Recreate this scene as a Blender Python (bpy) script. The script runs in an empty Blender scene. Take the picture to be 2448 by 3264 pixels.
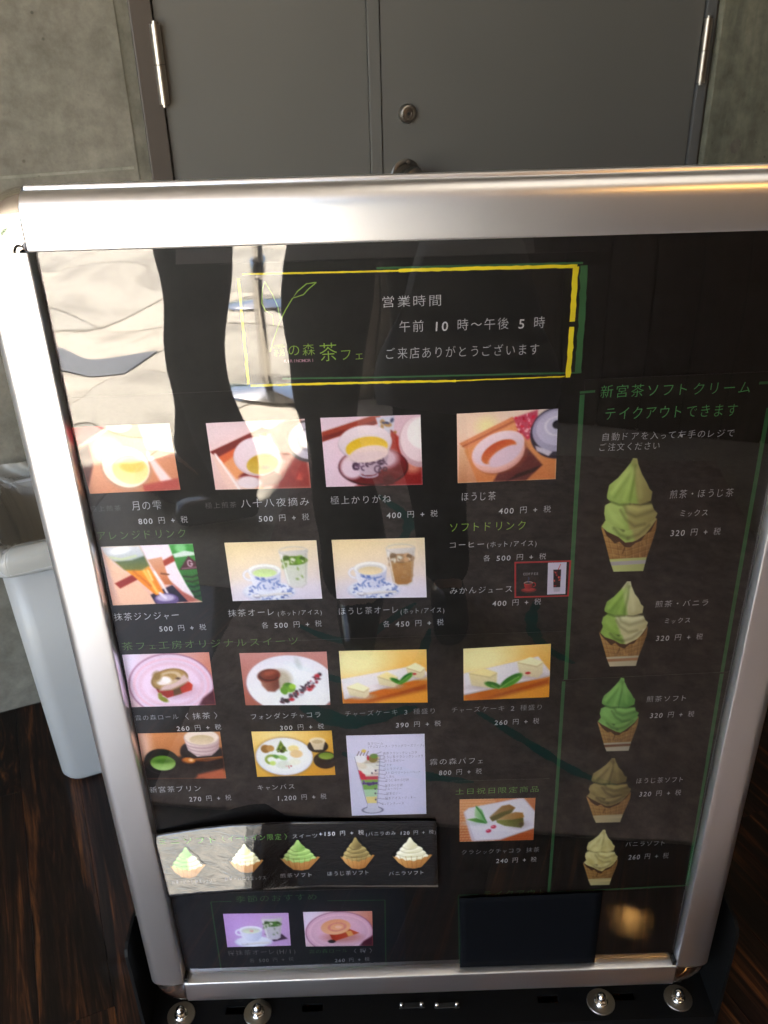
import bpy, bmesh, math, random
import numpy as np
from mathutils import Vector, Matrix
R_ = math.radians
random.seed(7); rng = np.random.default_rng(7)
S = bpy.context.scene
COL = S.collection

# ------------------------------------------------------------------ camera, sky, sun, exposure
H_CAM = 1.107
ZC = H_CAM - 0.5528                      # height of the centre of the menu window
CAMP = np.array([-0.04458, -0.6485, H_CAM])
RB = np.array([[0.99946363, 0.02473372, -0.02146391],
               [-0.03198913, 0.87767297, -0.47819124],
               [0.00701084, 0.47862136, 0.87799342]])      # camera axes in board axes (right, down, in)
AX = np.array([[r[0], r[2], -r[1]] for r in RB])            # the same in world axes (right, image-down, forward)
cam_d = bpy.data.cameras.new("camera"); cam = bpy.data.objects.new("camera", cam_d); COL.objects.link(cam)
cam_d.sensor_fit = 'HORIZONTAL'; cam_d.sensor_width = 36; cam_d.lens = 2822 / 2448 * 36
cam_d.clip_start = 0.01; cam_d.clip_end = 500
rt, dn, fw = AX
cam.matrix_world = Matrix(((rt[0], -dn[0], -fw[0], CAMP[0]), (rt[1], -dn[1], -fw[1], CAMP[1]),
                           (rt[2], -dn[2], -fw[2], CAMP[2]), (0, 0, 0, 1)))
S.camera = cam
cam_d.dof.use_dof = True; cam_d.dof.focus_distance = .82; cam_d.dof.aperture_fstop = 22
W = bpy.data.worlds.new("World"); S.world = W; W.use_nodes = True
SUN_EL, SUN_AZ = R_(52), math.atan2(-0.55, -0.83)         # azimuth of the sun from +Y towards +X
sky = W.node_tree.nodes.new('ShaderNodeTexSky'); sky.sky_type = 'NISHITA'; sky.sun_disc = False
sky.sun_elevation = SUN_EL; sky.sun_rotation = SUN_AZ
bgn = W.node_tree.nodes['Background']; bgn.inputs[1].default_value = 0.08
W.node_tree.links.new(sky.outputs[0], bgn.inputs[0])
sd = Vector((math.sin(SUN_AZ) * math.cos(SUN_EL), math.cos(SUN_AZ) * math.cos(SUN_EL), math.sin(SUN_EL)))
sl = bpy.data.lights.new("sun", 'SUN'); sl.energy = 5.0; sl.angle = R_(0.5); sl.color = (1, .95, .87)
so = bpy.data.objects.new("sun", sl); so.rotation_euler = (-sd).to_track_quat('-Z', 'Y').to_euler(); COL.objects.link(so)
S.view_settings.view_transform = 'Standard'; S.view_settings.look = 'None'; S.view_settings.gamma = 1
S.view_settings.exposure = 4.15
S.cycles.use_denoising = True; S.cycles.max_bounces = 10; S.cycles.diffuse_bounces = 5
S.cycles.glossy_bounces = 5; S.cycles.transparent_max_bounces = 16
S.cycles.sample_clamp_indirect = 3.0

# ------------------------------------------------------------------ geometry of the place
def ray(px, py):
    d = AX.T @ np.array([(px - 1224) / 2822, (py - 1632) / 2822, 1.0]); return d
def B(px, py, Y=0.0):                    # point of the board plane y = Y
    d = ray(px, py); t = (Y - CAMP[1]) / d[1]; return CAMP + t * d
TH = R_(21.5)
U = np.array([math.cos(TH), math.sin(TH), 0]); N = np.array([-math.sin(TH), math.cos(TH), 0])
def fl(px, py, z=0.0):
    d = ray(px, py); t = (z - CAMP[2]) / d[2]; return CAMP + t * d
DW = float(N @ fl(58, 2256))             # distance of the wall along N
def wl(px, py, n):                       # (u, z) on a plane parallel to the wall
    d = ray(px, py); t = (n - N @ CAMP) / (N @ d); P = CAMP + t * d; return float(U @ P), float(P[2])
def bw(u, n, z=0.0): return tuple(u * U + n * N + np.array([0, 0, z]))   # building frame -> world

# ------------------------------------------------------------------ helpers
def tag(o, label=None, cat=None, group=None, kind=None):
    if label: o['label'] = label
    if cat: o['category'] = cat
    if group: o['group'] = group
    if kind: o['kind'] = kind
    return o
def thing(name, loc, rz=0.0, **k):
    o = bpy.data.objects.new(name, None); o.empty_display_size = .05
    o.location = loc; o.rotation_euler = (0, 0, rz); COL.objects.link(o); tag(o, **k); o.matrix_world = Matrix.Translation(loc) @ Matrix.Rotation(rz, 4, 'Z'); return o
def link(name, me, mat=None, parent=None, smooth=False, world=False):
    o = bpy.data.objects.new(name, me); COL.objects.link(o)
    if mat is not None and not me.materials: me.materials.append(mat)
    if parent is not None:
        o.parent = parent
        if world: o.matrix_parent_inverse = parent.matrix_world.inverted()
    if smooth: me.shade_smooth()
    return o
def mesh(name, vs, fs):
    me = bpy.data.meshes.new(name); me.from_pydata([tuple(map(float, v)) for v in vs], [], [tuple(f) for f in fs]); me.update(); return me
def bm_mesh(name, bm):
    bmesh.ops.recalc_face_normals(bm, faces=bm.faces)
    me = bpy.data.meshes.new(name); bm.to_mesh(me); bm.free(); return me
def box(bm, a, b, M=None, bev=0.0):
    c = [(a[i] + b[i]) / 2 for i in range(3)]; s = [abs(b[i] - a[i]) for i in range(3)]
    r = bmesh.ops.create_cube(bm, size=1.0, matrix=Matrix.Translation(c) @ Matrix.Diagonal((*s, 1)))
    if bev:
        es = list({e for v in r['verts'] for e in v.link_edges})
        r2 = bmesh.ops.bevel(bm, geom=es, offset=bev, segments=2, affect='EDGES', profile=.6); vs = list({v for f in r2['faces'] for v in f.verts} | {v for v in r['verts'] if v.is_valid})
    else: vs = r['verts']
    if M is not None: bmesh.ops.transform(bm, matrix=M, verts=vs)
def boxmesh(name, a, b, bev=0.0):
    bm = bmesh.new(); box(bm, a, b, bev=bev); return bm_mesh(name, bm)
def cyl(bm, c, r, h, n=24, r2=None, M=None):
    T = Matrix.Translation(c)
    if M is not None: T = T @ M
    bmesh.ops.create_cone(bm, cap_ends=True, segments=n, radius1=r, radius2=r if r2 is None else r2, depth=h, matrix=T)
def lathe(name, prof, n=32):
    vs, fs = [], []
    for r, z in prof:
        for i in range(n): vs.append((r * math.cos(2 * math.pi * i / n), r * math.sin(2 * math.pi * i / n), z))
    for j in range(len(prof) - 1):
        for i in range(n): fs.append((j * n + i, j * n + (i + 1) % n, (j + 1) * n + (i + 1) % n, (j + 1) * n + i))
    return mesh(name, vs, fs)

# ------------------------------------------------------------------ materials
def lin(c):
    c = np.asarray(c, float) / 255.0
    return np.where(c <= .04045, c / 12.92, ((c + .055) / 1.055) ** 2.4)
def mat(name, col=(.5, .5, .5), rough=.5, metal=0.0, spec=.5, **k):
    m = bpy.data.materials.new(name); m.use_nodes = True
    b = m.node_tree.nodes['Principled BSDF']
    b.inputs['Base Color'].default_value = (*col, 1); b.inputs['Roughness'].default_value = rough
    b.inputs['Metallic'].default_value = metal; b.inputs['Specular IOR Level'].default_value = spec
    for kk, v in k.items(): b.inputs[kk.replace('_', ' ')].default_value = v
    return m
def nd(m, t, **k):
    n = m.node_tree.nodes.new(t)
    for a, v in k.items():
        if a in n.inputs: n.inputs[a].default_value = v
        else: setattr(n, a, v)
    return n
def lk(m, a, b): m.node_tree.links.new(a, b)
def bsdf(m): return m.node_tree.nodes['Principled BSDF']
def noise(m, scale, detail=4, rough=.55, vec=None, dist=0.0):
    n = nd(m, 'ShaderNodeTexNoise'); n.inputs['Scale'].default_value = scale; n.inputs['Detail'].default_value = detail
    n.inputs['Roughness'].default_value = rough; n.inputs['Distortion'].default_value = dist
    if vec is not None: lk(m, vec, n.inputs['Vector'])
    return n
def ramp(m, src, stops):
    r = nd(m, 'ShaderNodeValToRGB'); e = r.color_ramp.elements
    while len(e) < len(stops): e.new(.5)
    for i, (p, c) in enumerate(stops): e[i].position = p; e[i].color = (*c, 1) if len(c) == 3 else c
    lk(m, src, r.inputs[0]); return r
def mix(m, fac, a, b, typ='MIX'):
    x = nd(m, 'ShaderNodeMix'); x.data_type = 'RGBA'; x.blend_type = typ
    for s, v in ((x.inputs[0], fac), (x.inputs[6], a), (x.inputs[7], b)):
        if hasattr(v, 'links'): lk(m, v, s)
        elif isinstance(v, (int, float)): s.default_value = v
        else: s.default_value = (*v, 1)
    return x.outputs[2]
def bump(m, h, strength=.3, dist=.002):
    b = nd(m, 'ShaderNodeBump'); b.inputs['Strength'].default_value = strength; b.inputs['Distance'].default_value = dist
    lk(m, h, b.inputs['Height']); lk(m, b.outputs[0], bsdf(m).inputs['Normal']); return b
def coord(m, kind='Object', scale=(1, 1, 1)):
    t = nd(m, 'ShaderNodeTexCoord'); mp = nd(m, 'ShaderNodeMapping'); mp.inputs['Scale'].default_value = scale
    lk(m, t.outputs[kind], mp.inputs['Vector']); return mp.outputs[0]

def concrete(name, base, dark, seed=0.0, streak=False):
    m = mat(name, rough=.8, spec=.3); v = coord(m)
    mp = nd(m, 'ShaderNodeMapping'); lk(m, v, mp.inputs[0]); mp.inputs['Location'].default_value = (seed, seed * 1.7, 0); v = mp.outputs[0]
    a = noise(m, 3.5, 8, .62, v, .6); b = noise(m, 38, 6, .7, v); c = noise(m, 220, 3, .6, v); d = noise(m, 14, 5, .6, v, .8)
    r1 = ramp(m, a.outputs[0], [(.3, dark), (.68, base)])
    r2 = ramp(m, b.outputs[0], [(.33, (.72, .72, .69)), (.7, (1.12, 1.12, 1.1))])
    r3 = ramp(m, d.outputs[0], [(.3, (.78, .8, .76)), (.62, (1.08, 1.07, 1.04))])
    o = mix(m, 1.0, r1.outputs[0], r2.outputs[0], 'MULTIPLY'); o = mix(m, .8, o, r3.outputs[0], 'MULTIPLY')
    vo = nd(m, 'ShaderNodeTexVoronoi'); vo.inputs['Scale'].default_value = 45; lk(m, v, vo.inputs['Vector'])
    pit = ramp(m, vo.outputs['Distance'], [(.07, (.5, .5, .48)), (.13, (1, 1, 1))])
    pm = noise(m, 9, 2, .5, v); pr = ramp(m, pm.outputs[0], [(.52, (0, 0, 0)), (.6, (1, 1, 1))])
    o = mix(m, pr.outputs[0], o, mix(m, 1.0, o, pit.outputs[0], 'MULTIPLY'))
    if streak:
        wv = coord(m, scale=(9, 9, .7)); s = noise(m, 1.2, 6, .7, wv, 1.0); rr = ramp(m, s.outputs[0], [(.38, (.72, .75, .7)), (.62, (1.3, 1.25, 1.15))])
        o = mix(m, .75, o, rr.outputs[0], 'MULTIPLY')
    lk(m, o, bsdf(m).inputs['Base Color']); bump(m, mix(m, .5, b.outputs[0], c.outputs[0]), .25, .003); return m
M_conc = concrete('cast_concrete', (.180, .166, .138), (.118, .108, .089))
M_conc2 = concrete('cast_concrete_patchy', (.185, .18, .148), (.115, .12, .097), 3.3, True)
M_conc3 = concrete('concrete_edge', (.24, .23, .195), (.19, .183, .152), 5.0)

def door_paint(name, col):
    m = mat(name, col, .42, spec=.35); v = coord(m)
    n = noise(m, 900, 2, .6, v); a = noise(m, 2.2, 3, .5, v)
    r = ramp(m, a.outputs[0], [(.3, tuple(c * .93 for c in col)), (.7, tuple(c * 1.07 for c in col))]); lk(m, r.outputs[0], bsdf(m).inputs['Base Color'])
    bump(m, n.outputs[0], .12, .0006); return m
M_door = door_paint('grey_door_paint', (.105, .102, .092)); M_jamb = door_paint('dark_frame_paint', (.060, .050, .042))
M_jamb2 = door_paint('grey_frame_paint', (.10, .10, .097))
M_gap = mat('door_gap', (.01, .01, .01), .8)

def brushed(name, col, rough, axis, aniso=.0, metal=1.0):
    m = mat(name, col, rough, metal); sc = [900, 900, 900]; sc[axis] = 40
    n = noise(m, 1.0, 2, .5, coord(m, scale=tuple(sc))); g = noise(m, 2.5, 4, .6, coord(m))
    r = ramp(m, g.outputs[0], [(.3, (rough * .9,) * 3), (.7, (rough * 1.1,) * 3)]); lk(m, r.outputs[0], bsdf(m).inputs['Roughness'])
    bump(m, n.outputs[0], .035, .0001); return m
M_alu_h = brushed('satin_aluminium_across', (.86, .87, .91), .33, 0)
M_alu_v = brushed('satin_aluminium_upright', (.86, .87, .91), .33, 2)
M_chrome = mat('chrome', (.72, .70, .69), .05, 1.0)
M_steel = brushed('stainless_steel', (.36, .33, .29), .34, 2)
M_steelp = mat('polished_steel', (.78, .76, .73), .12, 1.0)
M_blk = mat('black_powder_coat', (.0035, .0035, .0035), .55, spec=.14); _n = noise(M_blk, 1500, 2, .5, coord(M_blk)); bump(M_blk, _n.outputs[0], .15, .0004)
M_black_gl = mat('gloss_black', (.012, .012, .012), .15)
M_rubber = mat('black_rubber', (.02, .02, .02), .7)

def paper(name, col, rough=.32, var=.25, spec=.4):
    m = mat(name, col, rough, spec=spec); v = coord(m); n = noise(m, 35, 6, .65, v)
    r = ramp(m, n.outputs[0], [(.3, tuple(c * (1 - var) for c in col)), (.7, tuple(c * (1 + var) for c in col))])
    lk(m, r.outputs[0], bsdf(m).inputs['Base Color']); return m
M_poster = paper('black_poster_paper', (.0105, .0095, .0095), .5, .3, .2)
M_sheet = paper('charcoal_sheet_paper', (.0150, .0128, .0118), .5, .15, .2)
M_sheet2 = paper('deep_black_card', (.0055, .006, .0075), .45, .15, .25)
M_navy = paper('blue_black_sheet', (.0100, .0115, .0160), .5, .15, .2)
M_edge = mat('cut_paper_edge', (.16, .155, .15), .7)
M_ink = {k: mat('ink_' + k, tuple(lin(c) * .98), .5, spec=.2) for k, c in dict(white=(196, 196, 202), soft=(150, 150, 156), dim=(104, 103, 104), green=(106, 160, 82), deep=(88, 160, 96),
        moss=(88, 122, 66), dark=(60, 98, 60), yellow=(238, 220, 44), frame=(56, 100, 64), frame_dim=(36, 70, 46), lime=(140, 178, 70), pink=(176, 130, 150), red=(170, 48, 52), navy=(60, 58, 78)).items()}
M_print = mat('photo_print', (.5, .5, .5), .35, spec=.3)
_a = nd(M_print, 'ShaderNodeVertexColor'); _a.layer_name = 'print'; lk(M_print, _a.outputs[0], bsdf(M_print).inputs['Base Color'])

# clear sheet: a thin pane that mirrors by Fresnel and lets the print through
M_clear = bpy.data.materials.new('clear_acrylic'); M_clear.use_nodes = True; nt = M_clear.node_tree; nt.nodes.remove(nt.nodes['Principled BSDF'])
out = nt.nodes['Material Output']; tr = nt.nodes.new('ShaderNodeBsdfTransparent'); tr.inputs[0].default_value = (.97, .975, .98, 1)
gl = nt.nodes.new('ShaderNodeBsdfGlossy'); gl.inputs['Roughness'].default_value = .012; gl.inputs[0].default_value = (1, 1, 1, 1)
fr = nt.nodes.new('ShaderNodeFresnel'); fr.inputs[0].default_value = 1.49
mm = nt.nodes.new('ShaderNodeMath'); mm.operation = 'MULTIPLY'; mm.inputs[1].default_value = 1.9; mm.use_clamp = True
ms = nt.nodes.new('ShaderNodeMixShader'); nt.links.new(fr.outputs[0], mm.inputs[0]); nt.links.new(mm.outputs[0], ms.inputs[0])
nt.links.new(tr.outputs[0], ms.inputs[1]); nt.links.new(gl.outputs[0], ms.inputs[2]); nt.links.new(ms.outputs[0], out.inputs[0])
# ------------------------------------------------------------------ wall, door
# everything of the building stands in the frame (u along the wall, n into it)
BM = Matrix(((U[0], N[0], 0, 0), (U[1], N[1], 0, 0), (0, 0, 1, 0), (0, 0, 0, 1)))
def bldg(o): o.matrix_world = BM; return o
uL = wl(430, 100, DW)[0]; uR = wl(2300, 100, DW)[0]; ROOF = 2.45
bm = bmesh.new(); box(bm, (-3.4, DW, 0), (uL - .024, DW + .25, ROOF)); w = bldg(link('concrete_wall', bm_mesh('wall', bm), M_conc))
tag(w, 'fair-faced concrete wall left of the grey double door', 'wall')
bm = bmesh.new()
for z0, z1 in ((0, ROOF),): 
    vs = [bm.verts.new(p) for p in ((uL - .024, DW + .0015, z0), (uL - .004, DW + .010, z0), (uL - .004, DW + .2, z0), (uL - .024, DW + .2, z0), (uL - .024, DW + .0015, z1), (uL - .004, DW + .010, z1), (uL - .004, DW + .2, z1), (uL - .024, DW + .2, z1))]
    for f in ((0, 1, 5, 4), (1, 2, 6, 5), (2, 3, 7, 6), (3, 0, 4, 7), (4, 5, 6, 7), (3, 2, 1, 0)): bm.faces.new([vs[i] for i in f])
c = link('chamfered_edge', bm_mesh('chamfer', bm), M_conc3, w)
for zz in (.30, .95 - .02, 1.83):       # form board joints
    j = link('form_joint', boxmesh('j', (-3.4, DW - .0012, zz), (uL - .03, DW + .002, zz + .004)), M_conc3, w)
w2 = bldg(link('concrete_wall', boxmesh('wall2', (uR, DW, 0), (3.4, DW + .25, ROOF)), M_conc2)); tag(w2, 'patchy concrete wall with a round tie hole right of the grey door', 'wall')
hu, hz = wl(2342, 465, DW)
for (a, b_) in ((hu, hz), (hu + .0, hz + .45), (hu + .45, hz)):
    bm = bmesh.new(); bmesh.ops.create_cone(bm, cap_ends=True, segments=28, radius1=.0135, radius2=.0105, depth=.004, matrix=Matrix.Translation((a, DW - .0003, b_)) @ Matrix.Rotation(R_(-90), 4, 'X'))
    link('tie_hole_plug', bm_mesh('plug', bm), M_conc, w2)
tag(bldg(link('concrete_wall', boxmesh('wall3', (uL - .004, DW, 2.05), (uR, DW + .25, ROOF)), M_conc)), 'concrete lintel above the grey double door', 'wall')
# steel door set, slightly recessed
ND = DW + .012
def wu(px, py, n=None): return wl(px, py, ND if n is None else n)
dr = thing('double_door', bw(.5, DW, 0), TH, label='grey painted steel double door with a round lock and knob', cat='door')
def dpart(name, me, m, **k):
    o = link(name, me, m, dr, world=False); o.matrix_parent_inverse = dr.matrix_world.inverted() @ BM; return o
g0 = wu(483, 0)[0]; g1 = wu(2250, 0)[0]
dpart('door_frame', boxmesh('f', (uL - .004, DW + .004, 0), (g0 - .003, DW + .16, 2.05), .002), M_jamb)
dpart('door_frame', boxmesh('f', (g1 + .004, DW + .009, 0), (g1 + .026, DW + .16, 2.05), .002), M_jamb2)
dpart('door_frame', boxmesh('f', (g1 + .0262, DW + .016, 0), (uR, DW + .16, 2.05)), M_jamb)
dpart('door_frame', boxmesh('f', (g0 - .003, DW + .003, 2.003), (g1 + .004, DW + .16, 2.05)), M_jamb)
dpart('dark_backing', boxmesh('f', (g0 - .003, ND + .05, -.013), (g1 + .004, ND + .06, 2.003)), M_gap)  # dark sheet added behind the leaves to block light through the gaps
dpart('threshold', boxmesh('th', (g0 - .003, DW + .003, -.013), (g1 + .004, ND + .049, .004), .001), M_jamb)
s0 = wu(1165, 0)[0]; s1 = wu(1205, 0)[0]
dpart('door_leaf', boxmesh('leaf', (g0, ND, .012), (s0, ND + .04, 2.0), .0012), M_door)
dpart('door_leaf', boxmesh('leaf', (s1 + .0025, ND, .012), (g1, ND + .04, 2.0), .0012), M_door)
dpart('meeting_strip', boxmesh('strip', (s0 + .001, ND - .003, .012), (s1, ND + .03, 2.0), .0012), M_door)
def hinge(px0, py0, px1, py1, pn=.006):
    u0, z0 = wl(px0, py0, ND - .01); u1, z1 = wl(px1, py1, ND - .01); u = (u0 + u1) / 2
    zt, zb = max(z0, z1), min(z0, z1); zm = (zt + zb) / 2
    bm = bmesh.new()
    for a, b in ((zb, zm - .0006), (zm + .0006, zt)):
        cyl(bm, (u, ND - .007, (a + b) / 2), .0078, b - a, 28)
    for a, b in ((zt, zt + .004), (zb - .004, zb)): cyl(bm, (u, ND - .007, (a + b) / 2), .004, b - a, 16)
    h = dpart('hinge', bm_mesh('hinge', bm), M_steel); h.data.shade_smooth(); m = h.modifiers.new('es', 'EDGE_SPLIT'); m.split_angle = R_(40)
    return h
hinge(494, 76, 525, 333); hinge(2262, 58, 2236, 264)
for z in (.25, 1.75):
    for h in [o for o in dr.children if o.name.startswith('hinge')][:2]:
        c = h.copy(); COL.objects.link(c); c.matrix_parent_inverse = h.matrix_parent_inverse; c.location = (0, 0, z - 1.08)
lu, lz = wl(1296, 362, ND)
RX = Matrix.Rotation(R_(90), 4, 'X')
def lathe_n(name, prof, u, z, m, par=None):
    me = lathe(name, [(r, -d) for r, d in prof], 36); me.transform(Matrix.Translation((u, ND, z)) @ Matrix.Rotation(R_(-90), 4, 'X')); me.shade_smooth()
    o = dpart(name, me, m); mo = o.modifiers.new('es', 'EDGE_SPLIT'); mo.split_angle = R_(35); return o
# lathe axis -Z turned to -N (towards the viewer)
def facing(name, prof, u, z, m):
    vs, fs = [], []; n = 40
    for r, d in prof:
        for i in range(n): a = 2 * math.pi * i / n; vs.append((u + r * math.cos(a), ND - d, z + r * math.sin(a)))
    for j in range(len(prof) - 1):
        for i in range(n): fs.append((j * n + i, j * n + (i + 1) % n, (j + 1) * n + (i + 1) % n, (j + 1) * n + i))
    me = mesh(name, vs, fs); bm = bmesh.new(); bm.from_mesh(me); bmesh.ops.recalc_face_normals(bm, faces=bm.faces); bm.to_mesh(me); bm.free(); me.shade_smooth()
    o = dpart(name, me, m); mo = o.modifiers.new('es', 'EDGE_SPLIT'); mo.split_angle = R_(35); return o
lock = facing('lock_cylinder', [(.0152, 0), (.0152, .004), (.0130, .008), (.0108, .009), (.0104, .007), (.0092, .007), (.0088, .0085), (.0055, .009), (.0050, .0075), (.0001, .0075)], lu, lz, M_steel)
k = link('key_slot', boxmesh('ks', (lu - .0005, ND - .0095, lz - .0028), (lu + .0005, ND - .0074, lz + .0028)), M_gap, lock)
k = link('cylinder_plug', lathe('pl', [(.0022, 0), (.0022, .002), (.0001, .002)], 20), M_gap, lock); k.data.transform(Matrix.Translation((lu, ND - .0068, lz)) @ Matrix.Rotation(R_(90), 4, 'X'))
ku, kz = wl(1292, 560, ND)
M_knob = mat('dark_bronze_metal', (.13, .125, .115), .32, .9)
kn = facing('door_knob', [(.0275, 0), (.0275, .0025), (.0255, .004), (.021, .0045), (.019, .003), (.012, .004), (.011, .02), (.017, .028), (.0195, .036), (.017, .045), (.008, .048), (.0001, .0485)], ku, kz, M_knob)
sc_ = link('screw_head', lathe('sh', [(.0035, 0), (.003, .0015), (.0001, .002)], 16), M_steel, kn); sc_.data.transform(Matrix.Translation((ku + .004, ND - .0042, kz + .0222)) @ Matrix.Rotation(R_(90), 4, 'X'))

# ------------------------------------------------------------------ floor: dark strand boards
def wood(name, seed):
    m = mat(name, rough=.5, spec=.12, Coat_Weight=.45, Coat_Roughness=.02); tc = nd(m, 'ShaderNodeTexCoord'); oi = nd(m, 'ShaderNodeObjectInfo')
    mp = nd(m, 'ShaderNodeMapping'); mp.inputs['Scale'].default_value = (52, 2.0, 52)
    cmb = nd(m, 'ShaderNodeVectorMath'); cmb.operation = 'SCALE'; cmb.inputs[0].default_value = (7, 11, 3); lk(m, oi.outputs['Random'], cmb.inputs['Scale'])
    ad = nd(m, 'ShaderNodeVectorMath'); ad.operation = 'ADD'; lk(m, tc.outputs['Object'], ad.inputs[0]); lk(m, cmb.outputs[0], ad.inputs[1]); lk(m, ad.outputs[0], mp.inputs[0])
    n1 = noise(m, 1.0, 5, .6, mp.outputs[0], 1.2); n2 = noise(m, 6.0, 4, .65, mp.outputs[0], .6)
    n3 = noise(m, 2.2, 3, .5, mp.outputs[0], 2.0)
    r = ramp(m, n1.outputs[0], [(.34, (.006, .0028, .002)), (.48, (.014, .0060, .0036)), (.56, (.040, .0140, .0060)), (.64, (.13, .048, .014)), (.8, (.19, .078, .024))])
    r2 = ramp(m, n2.outputs[0], [(.32, (.5, .5, .5)), (.68, (1.25, 1.2, 1.15))]); r3 = ramp(m, n3.outputs[0], [(.4, (.55, .5, .5)), (.62, (1.15, 1.15, 1.15))])
    o = mix(m, 1.0, r.outputs[0], r2.outputs[0], 'MULTIPLY'); o = mix(m, .8, o, r3.outputs[0], 'MULTIPLY')
    hs = nd(m, 'ShaderNodeHueSaturation'); mr = nd(m, 'ShaderNodeMapRange'); mr.inputs['To Min'].default_value = .55; mr.inputs['To Max'].default_value = 1.5
    lk(m, oi.outputs['Random'], mr.inputs[0]); lk(m, mr.outputs[0], hs.inputs['Value']); lk(m, o, hs.inputs['Color']); lk(m, hs.outputs[0], bsdf(m).inputs['Base Color'])
    bump(m, n2.outputs[0], .2, .0012); b_ = nd(m, 'ShaderNodeBump'); b_.inputs['Strength'].default_value = .11; b_.inputs['Distance'].default_value = .0004; lk(m, n2.outputs[0], b_.inputs['Height']); lk(m, b_.outputs[0], bsdf(m).inputs['Coat Normal']); return m
M_wood = wood('dark_strand_bamboo', 0)
NE = -.82                                # front edge of the boarded floor
floor = bldg(link('floor', boxmesh('fl', (-3.4, NE, -.06), (3.4, DW + .4, -.014)), mat('floor_screed', (.05, .045, .04), .9))); tag(floor, kind='structure')
pw, plen = .092, 1.21
pme = boxmesh('plank', (0.0002, 0.0002, -.0135), (pw - .0002, plen - .0002, 0), .0005); pme.materials.append(M_wood)
shme = {}
i = 0
for ix in range(-16, 24):
    u0 = ix * pw + .012; off = (ix * .37) % 1.0 * plen
    y = NE - off
    while y < DW:
        a, b = max(y, NE), min(y + plen, DW - .002)
        if b - a > .03:
            o = bpy.data.objects.new('plank', pme); COL.objects.link(o); o.parent = floor; o.matrix_parent_inverse = Matrix.Identity(4)
            o.location = (u0, a, random.uniform(-.0004, 0)); o.scale = (1, (b - a) / plen, 1)
        y += plen
# paving outside
def paving_mat():
    m = mat('pale_paving', rough=.75, spec=.3); v = coord(m); a = noise(m, 2.5, 6, .6, v, .5); b = noise(m, 60, 5, .7, v)
    oi = nd(m, 'ShaderNodeObjectInfo')
    r = ramp(m, a.outputs[0], [(.34, (.34, .30, .245)), (.46, (.53, .475, .39)), (.7, (.61, .55, .455))]); r2 = ramp(m, b.outputs[0], [(.3, (.75, .75, .75)), (.7, (1.15, 1.15, 1.15))])
    o = mix(m, 1.0, r.outputs[0], r2.outputs[0], 'MULTIPLY'); r4 = ramp(m, oi.outputs['Random'], [(0, (.82, .83, .84)), (1, (1.08, 1.06, 1.03))]); o = mix(m, 1.0, o, r4.outputs[0], 'MULTIPLY')
    lk(m, o, bsdf(m).inputs['Base Color']); bump(m, b.outputs[0], .3, .004); return m
M_pave = paving_mat()
M_gray = mat('garden_gravel_soil', (.25, .225, .18), .9)
gr = link('ground', mesh('g', [(-150, -150, -.07), (150, -150, -.07), (150, 150, -.07), (-150, 150, -.07)], [(0, 1, 2, 3)]), M_gray); tag(gr, kind='structure')
pv = bldg(link('pavement', boxmesh('pv', (-6.5, -8.5, -.065), (3.2, NE - .002, -.032)), mat('joint_mortar', (.20, .185, .16), .9))); tag(pv, kind='structure')
sw = .62; slab = boxmesh('paving_slab', (.003, .003, -.0315), (sw - .003, sw - .003, -.001), .004); slab.materials.append(M_pave)
for ix in range(15):
    for iy in range(12):
        a = -6.2 + ix * sw; b = NE - .004 - (iy + 1) * sw
        o = bpy.data.objects.new('paving_slab', slab); COL.objects.link(o); o.parent = pv; o.location = (a, b, random.uniform(-.003, 0)); o.rotation_euler = (random.uniform(-.002, .002), random.uniform(-.002, .002), 0)
# ------------------------------------------------------------------ canopy roof with one added side wall
M_ceil = mat('painted_soffit', (.22, .20, .18), .8)
NR = -2.34
bm = bmesh.new(); box(bm, (-3.4, NR, ROOF), (3.4, DW + .25, ROOF + .08)); box(bm, (-2.45, -4.5, ROOF), (3.4, NR - .001, ROOF + .08))  # second box is an extension added to block sun behind the board
roof = bldg(link('canopy_roof', bm_mesh('roof', bm), M_ceil)); tag(roof, 'flat canopy roof over the boarded cafe entrance, with an added shading extension', 'roof')
def cladding():
    m = mat('dark_timber_cladding', rough=.55); v = coord(m, scale=(1, 12, 1)); n = noise(m, 3, 5, .6, coord(m, scale=(20, 20, 1.2)))
    r = ramp(m, n.outputs[0], [(.3, (.03, .02, .014)), (.7, (.075, .05, .035))]); lk(m, r.outputs[0], bsdf(m).inputs['Base Color']); return m
M_clad = cladding()
sw_ = thing('shopfront_wall', bw(1.2, -2.0, 0), TH, label='dark timber-clad wall facing the concrete wall across the entrance', cat='wall')
def spart(name, me, m): o = link(name, me, m, sw_); o.matrix_parent_inverse = sw_.matrix_world.inverted() @ BM; return o
UW0, NW = -.92, -2.0
spart('backing', boxmesh('b', (UW0, NW - .14, 0), (3.39, NW - .02, ROOF - .003)), M_gap)
for i in range(36):
    a = UW0 - .02 + i * .1216; spart('cladding_board', boxmesh('cb', (a + .003, NW - .0195, .0), (a + .118, NW, ROOF - .003), .002), M_clad)
lw = bldg(link('added_shade_wall', boxmesh('lw', (-2.65, -.25, 0), (-2.45, DW - .002, ROOF - .002)), M_conc)); tag(lw, 'unseen concrete wall added at the far left to dim the entrance', 'wall')  # unseen wall added to keep light off the back wall and bin
ew = bldg(link('interior_wall', boxmesh('iw', (3.41, -2.4, 0), (3.5, DW + .25, ROOF)), mat('cream_plaster', (.34, .30, .24), .8))); tag(ew, 'cream plaster end wall far to the right of the door', 'wall')
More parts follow.
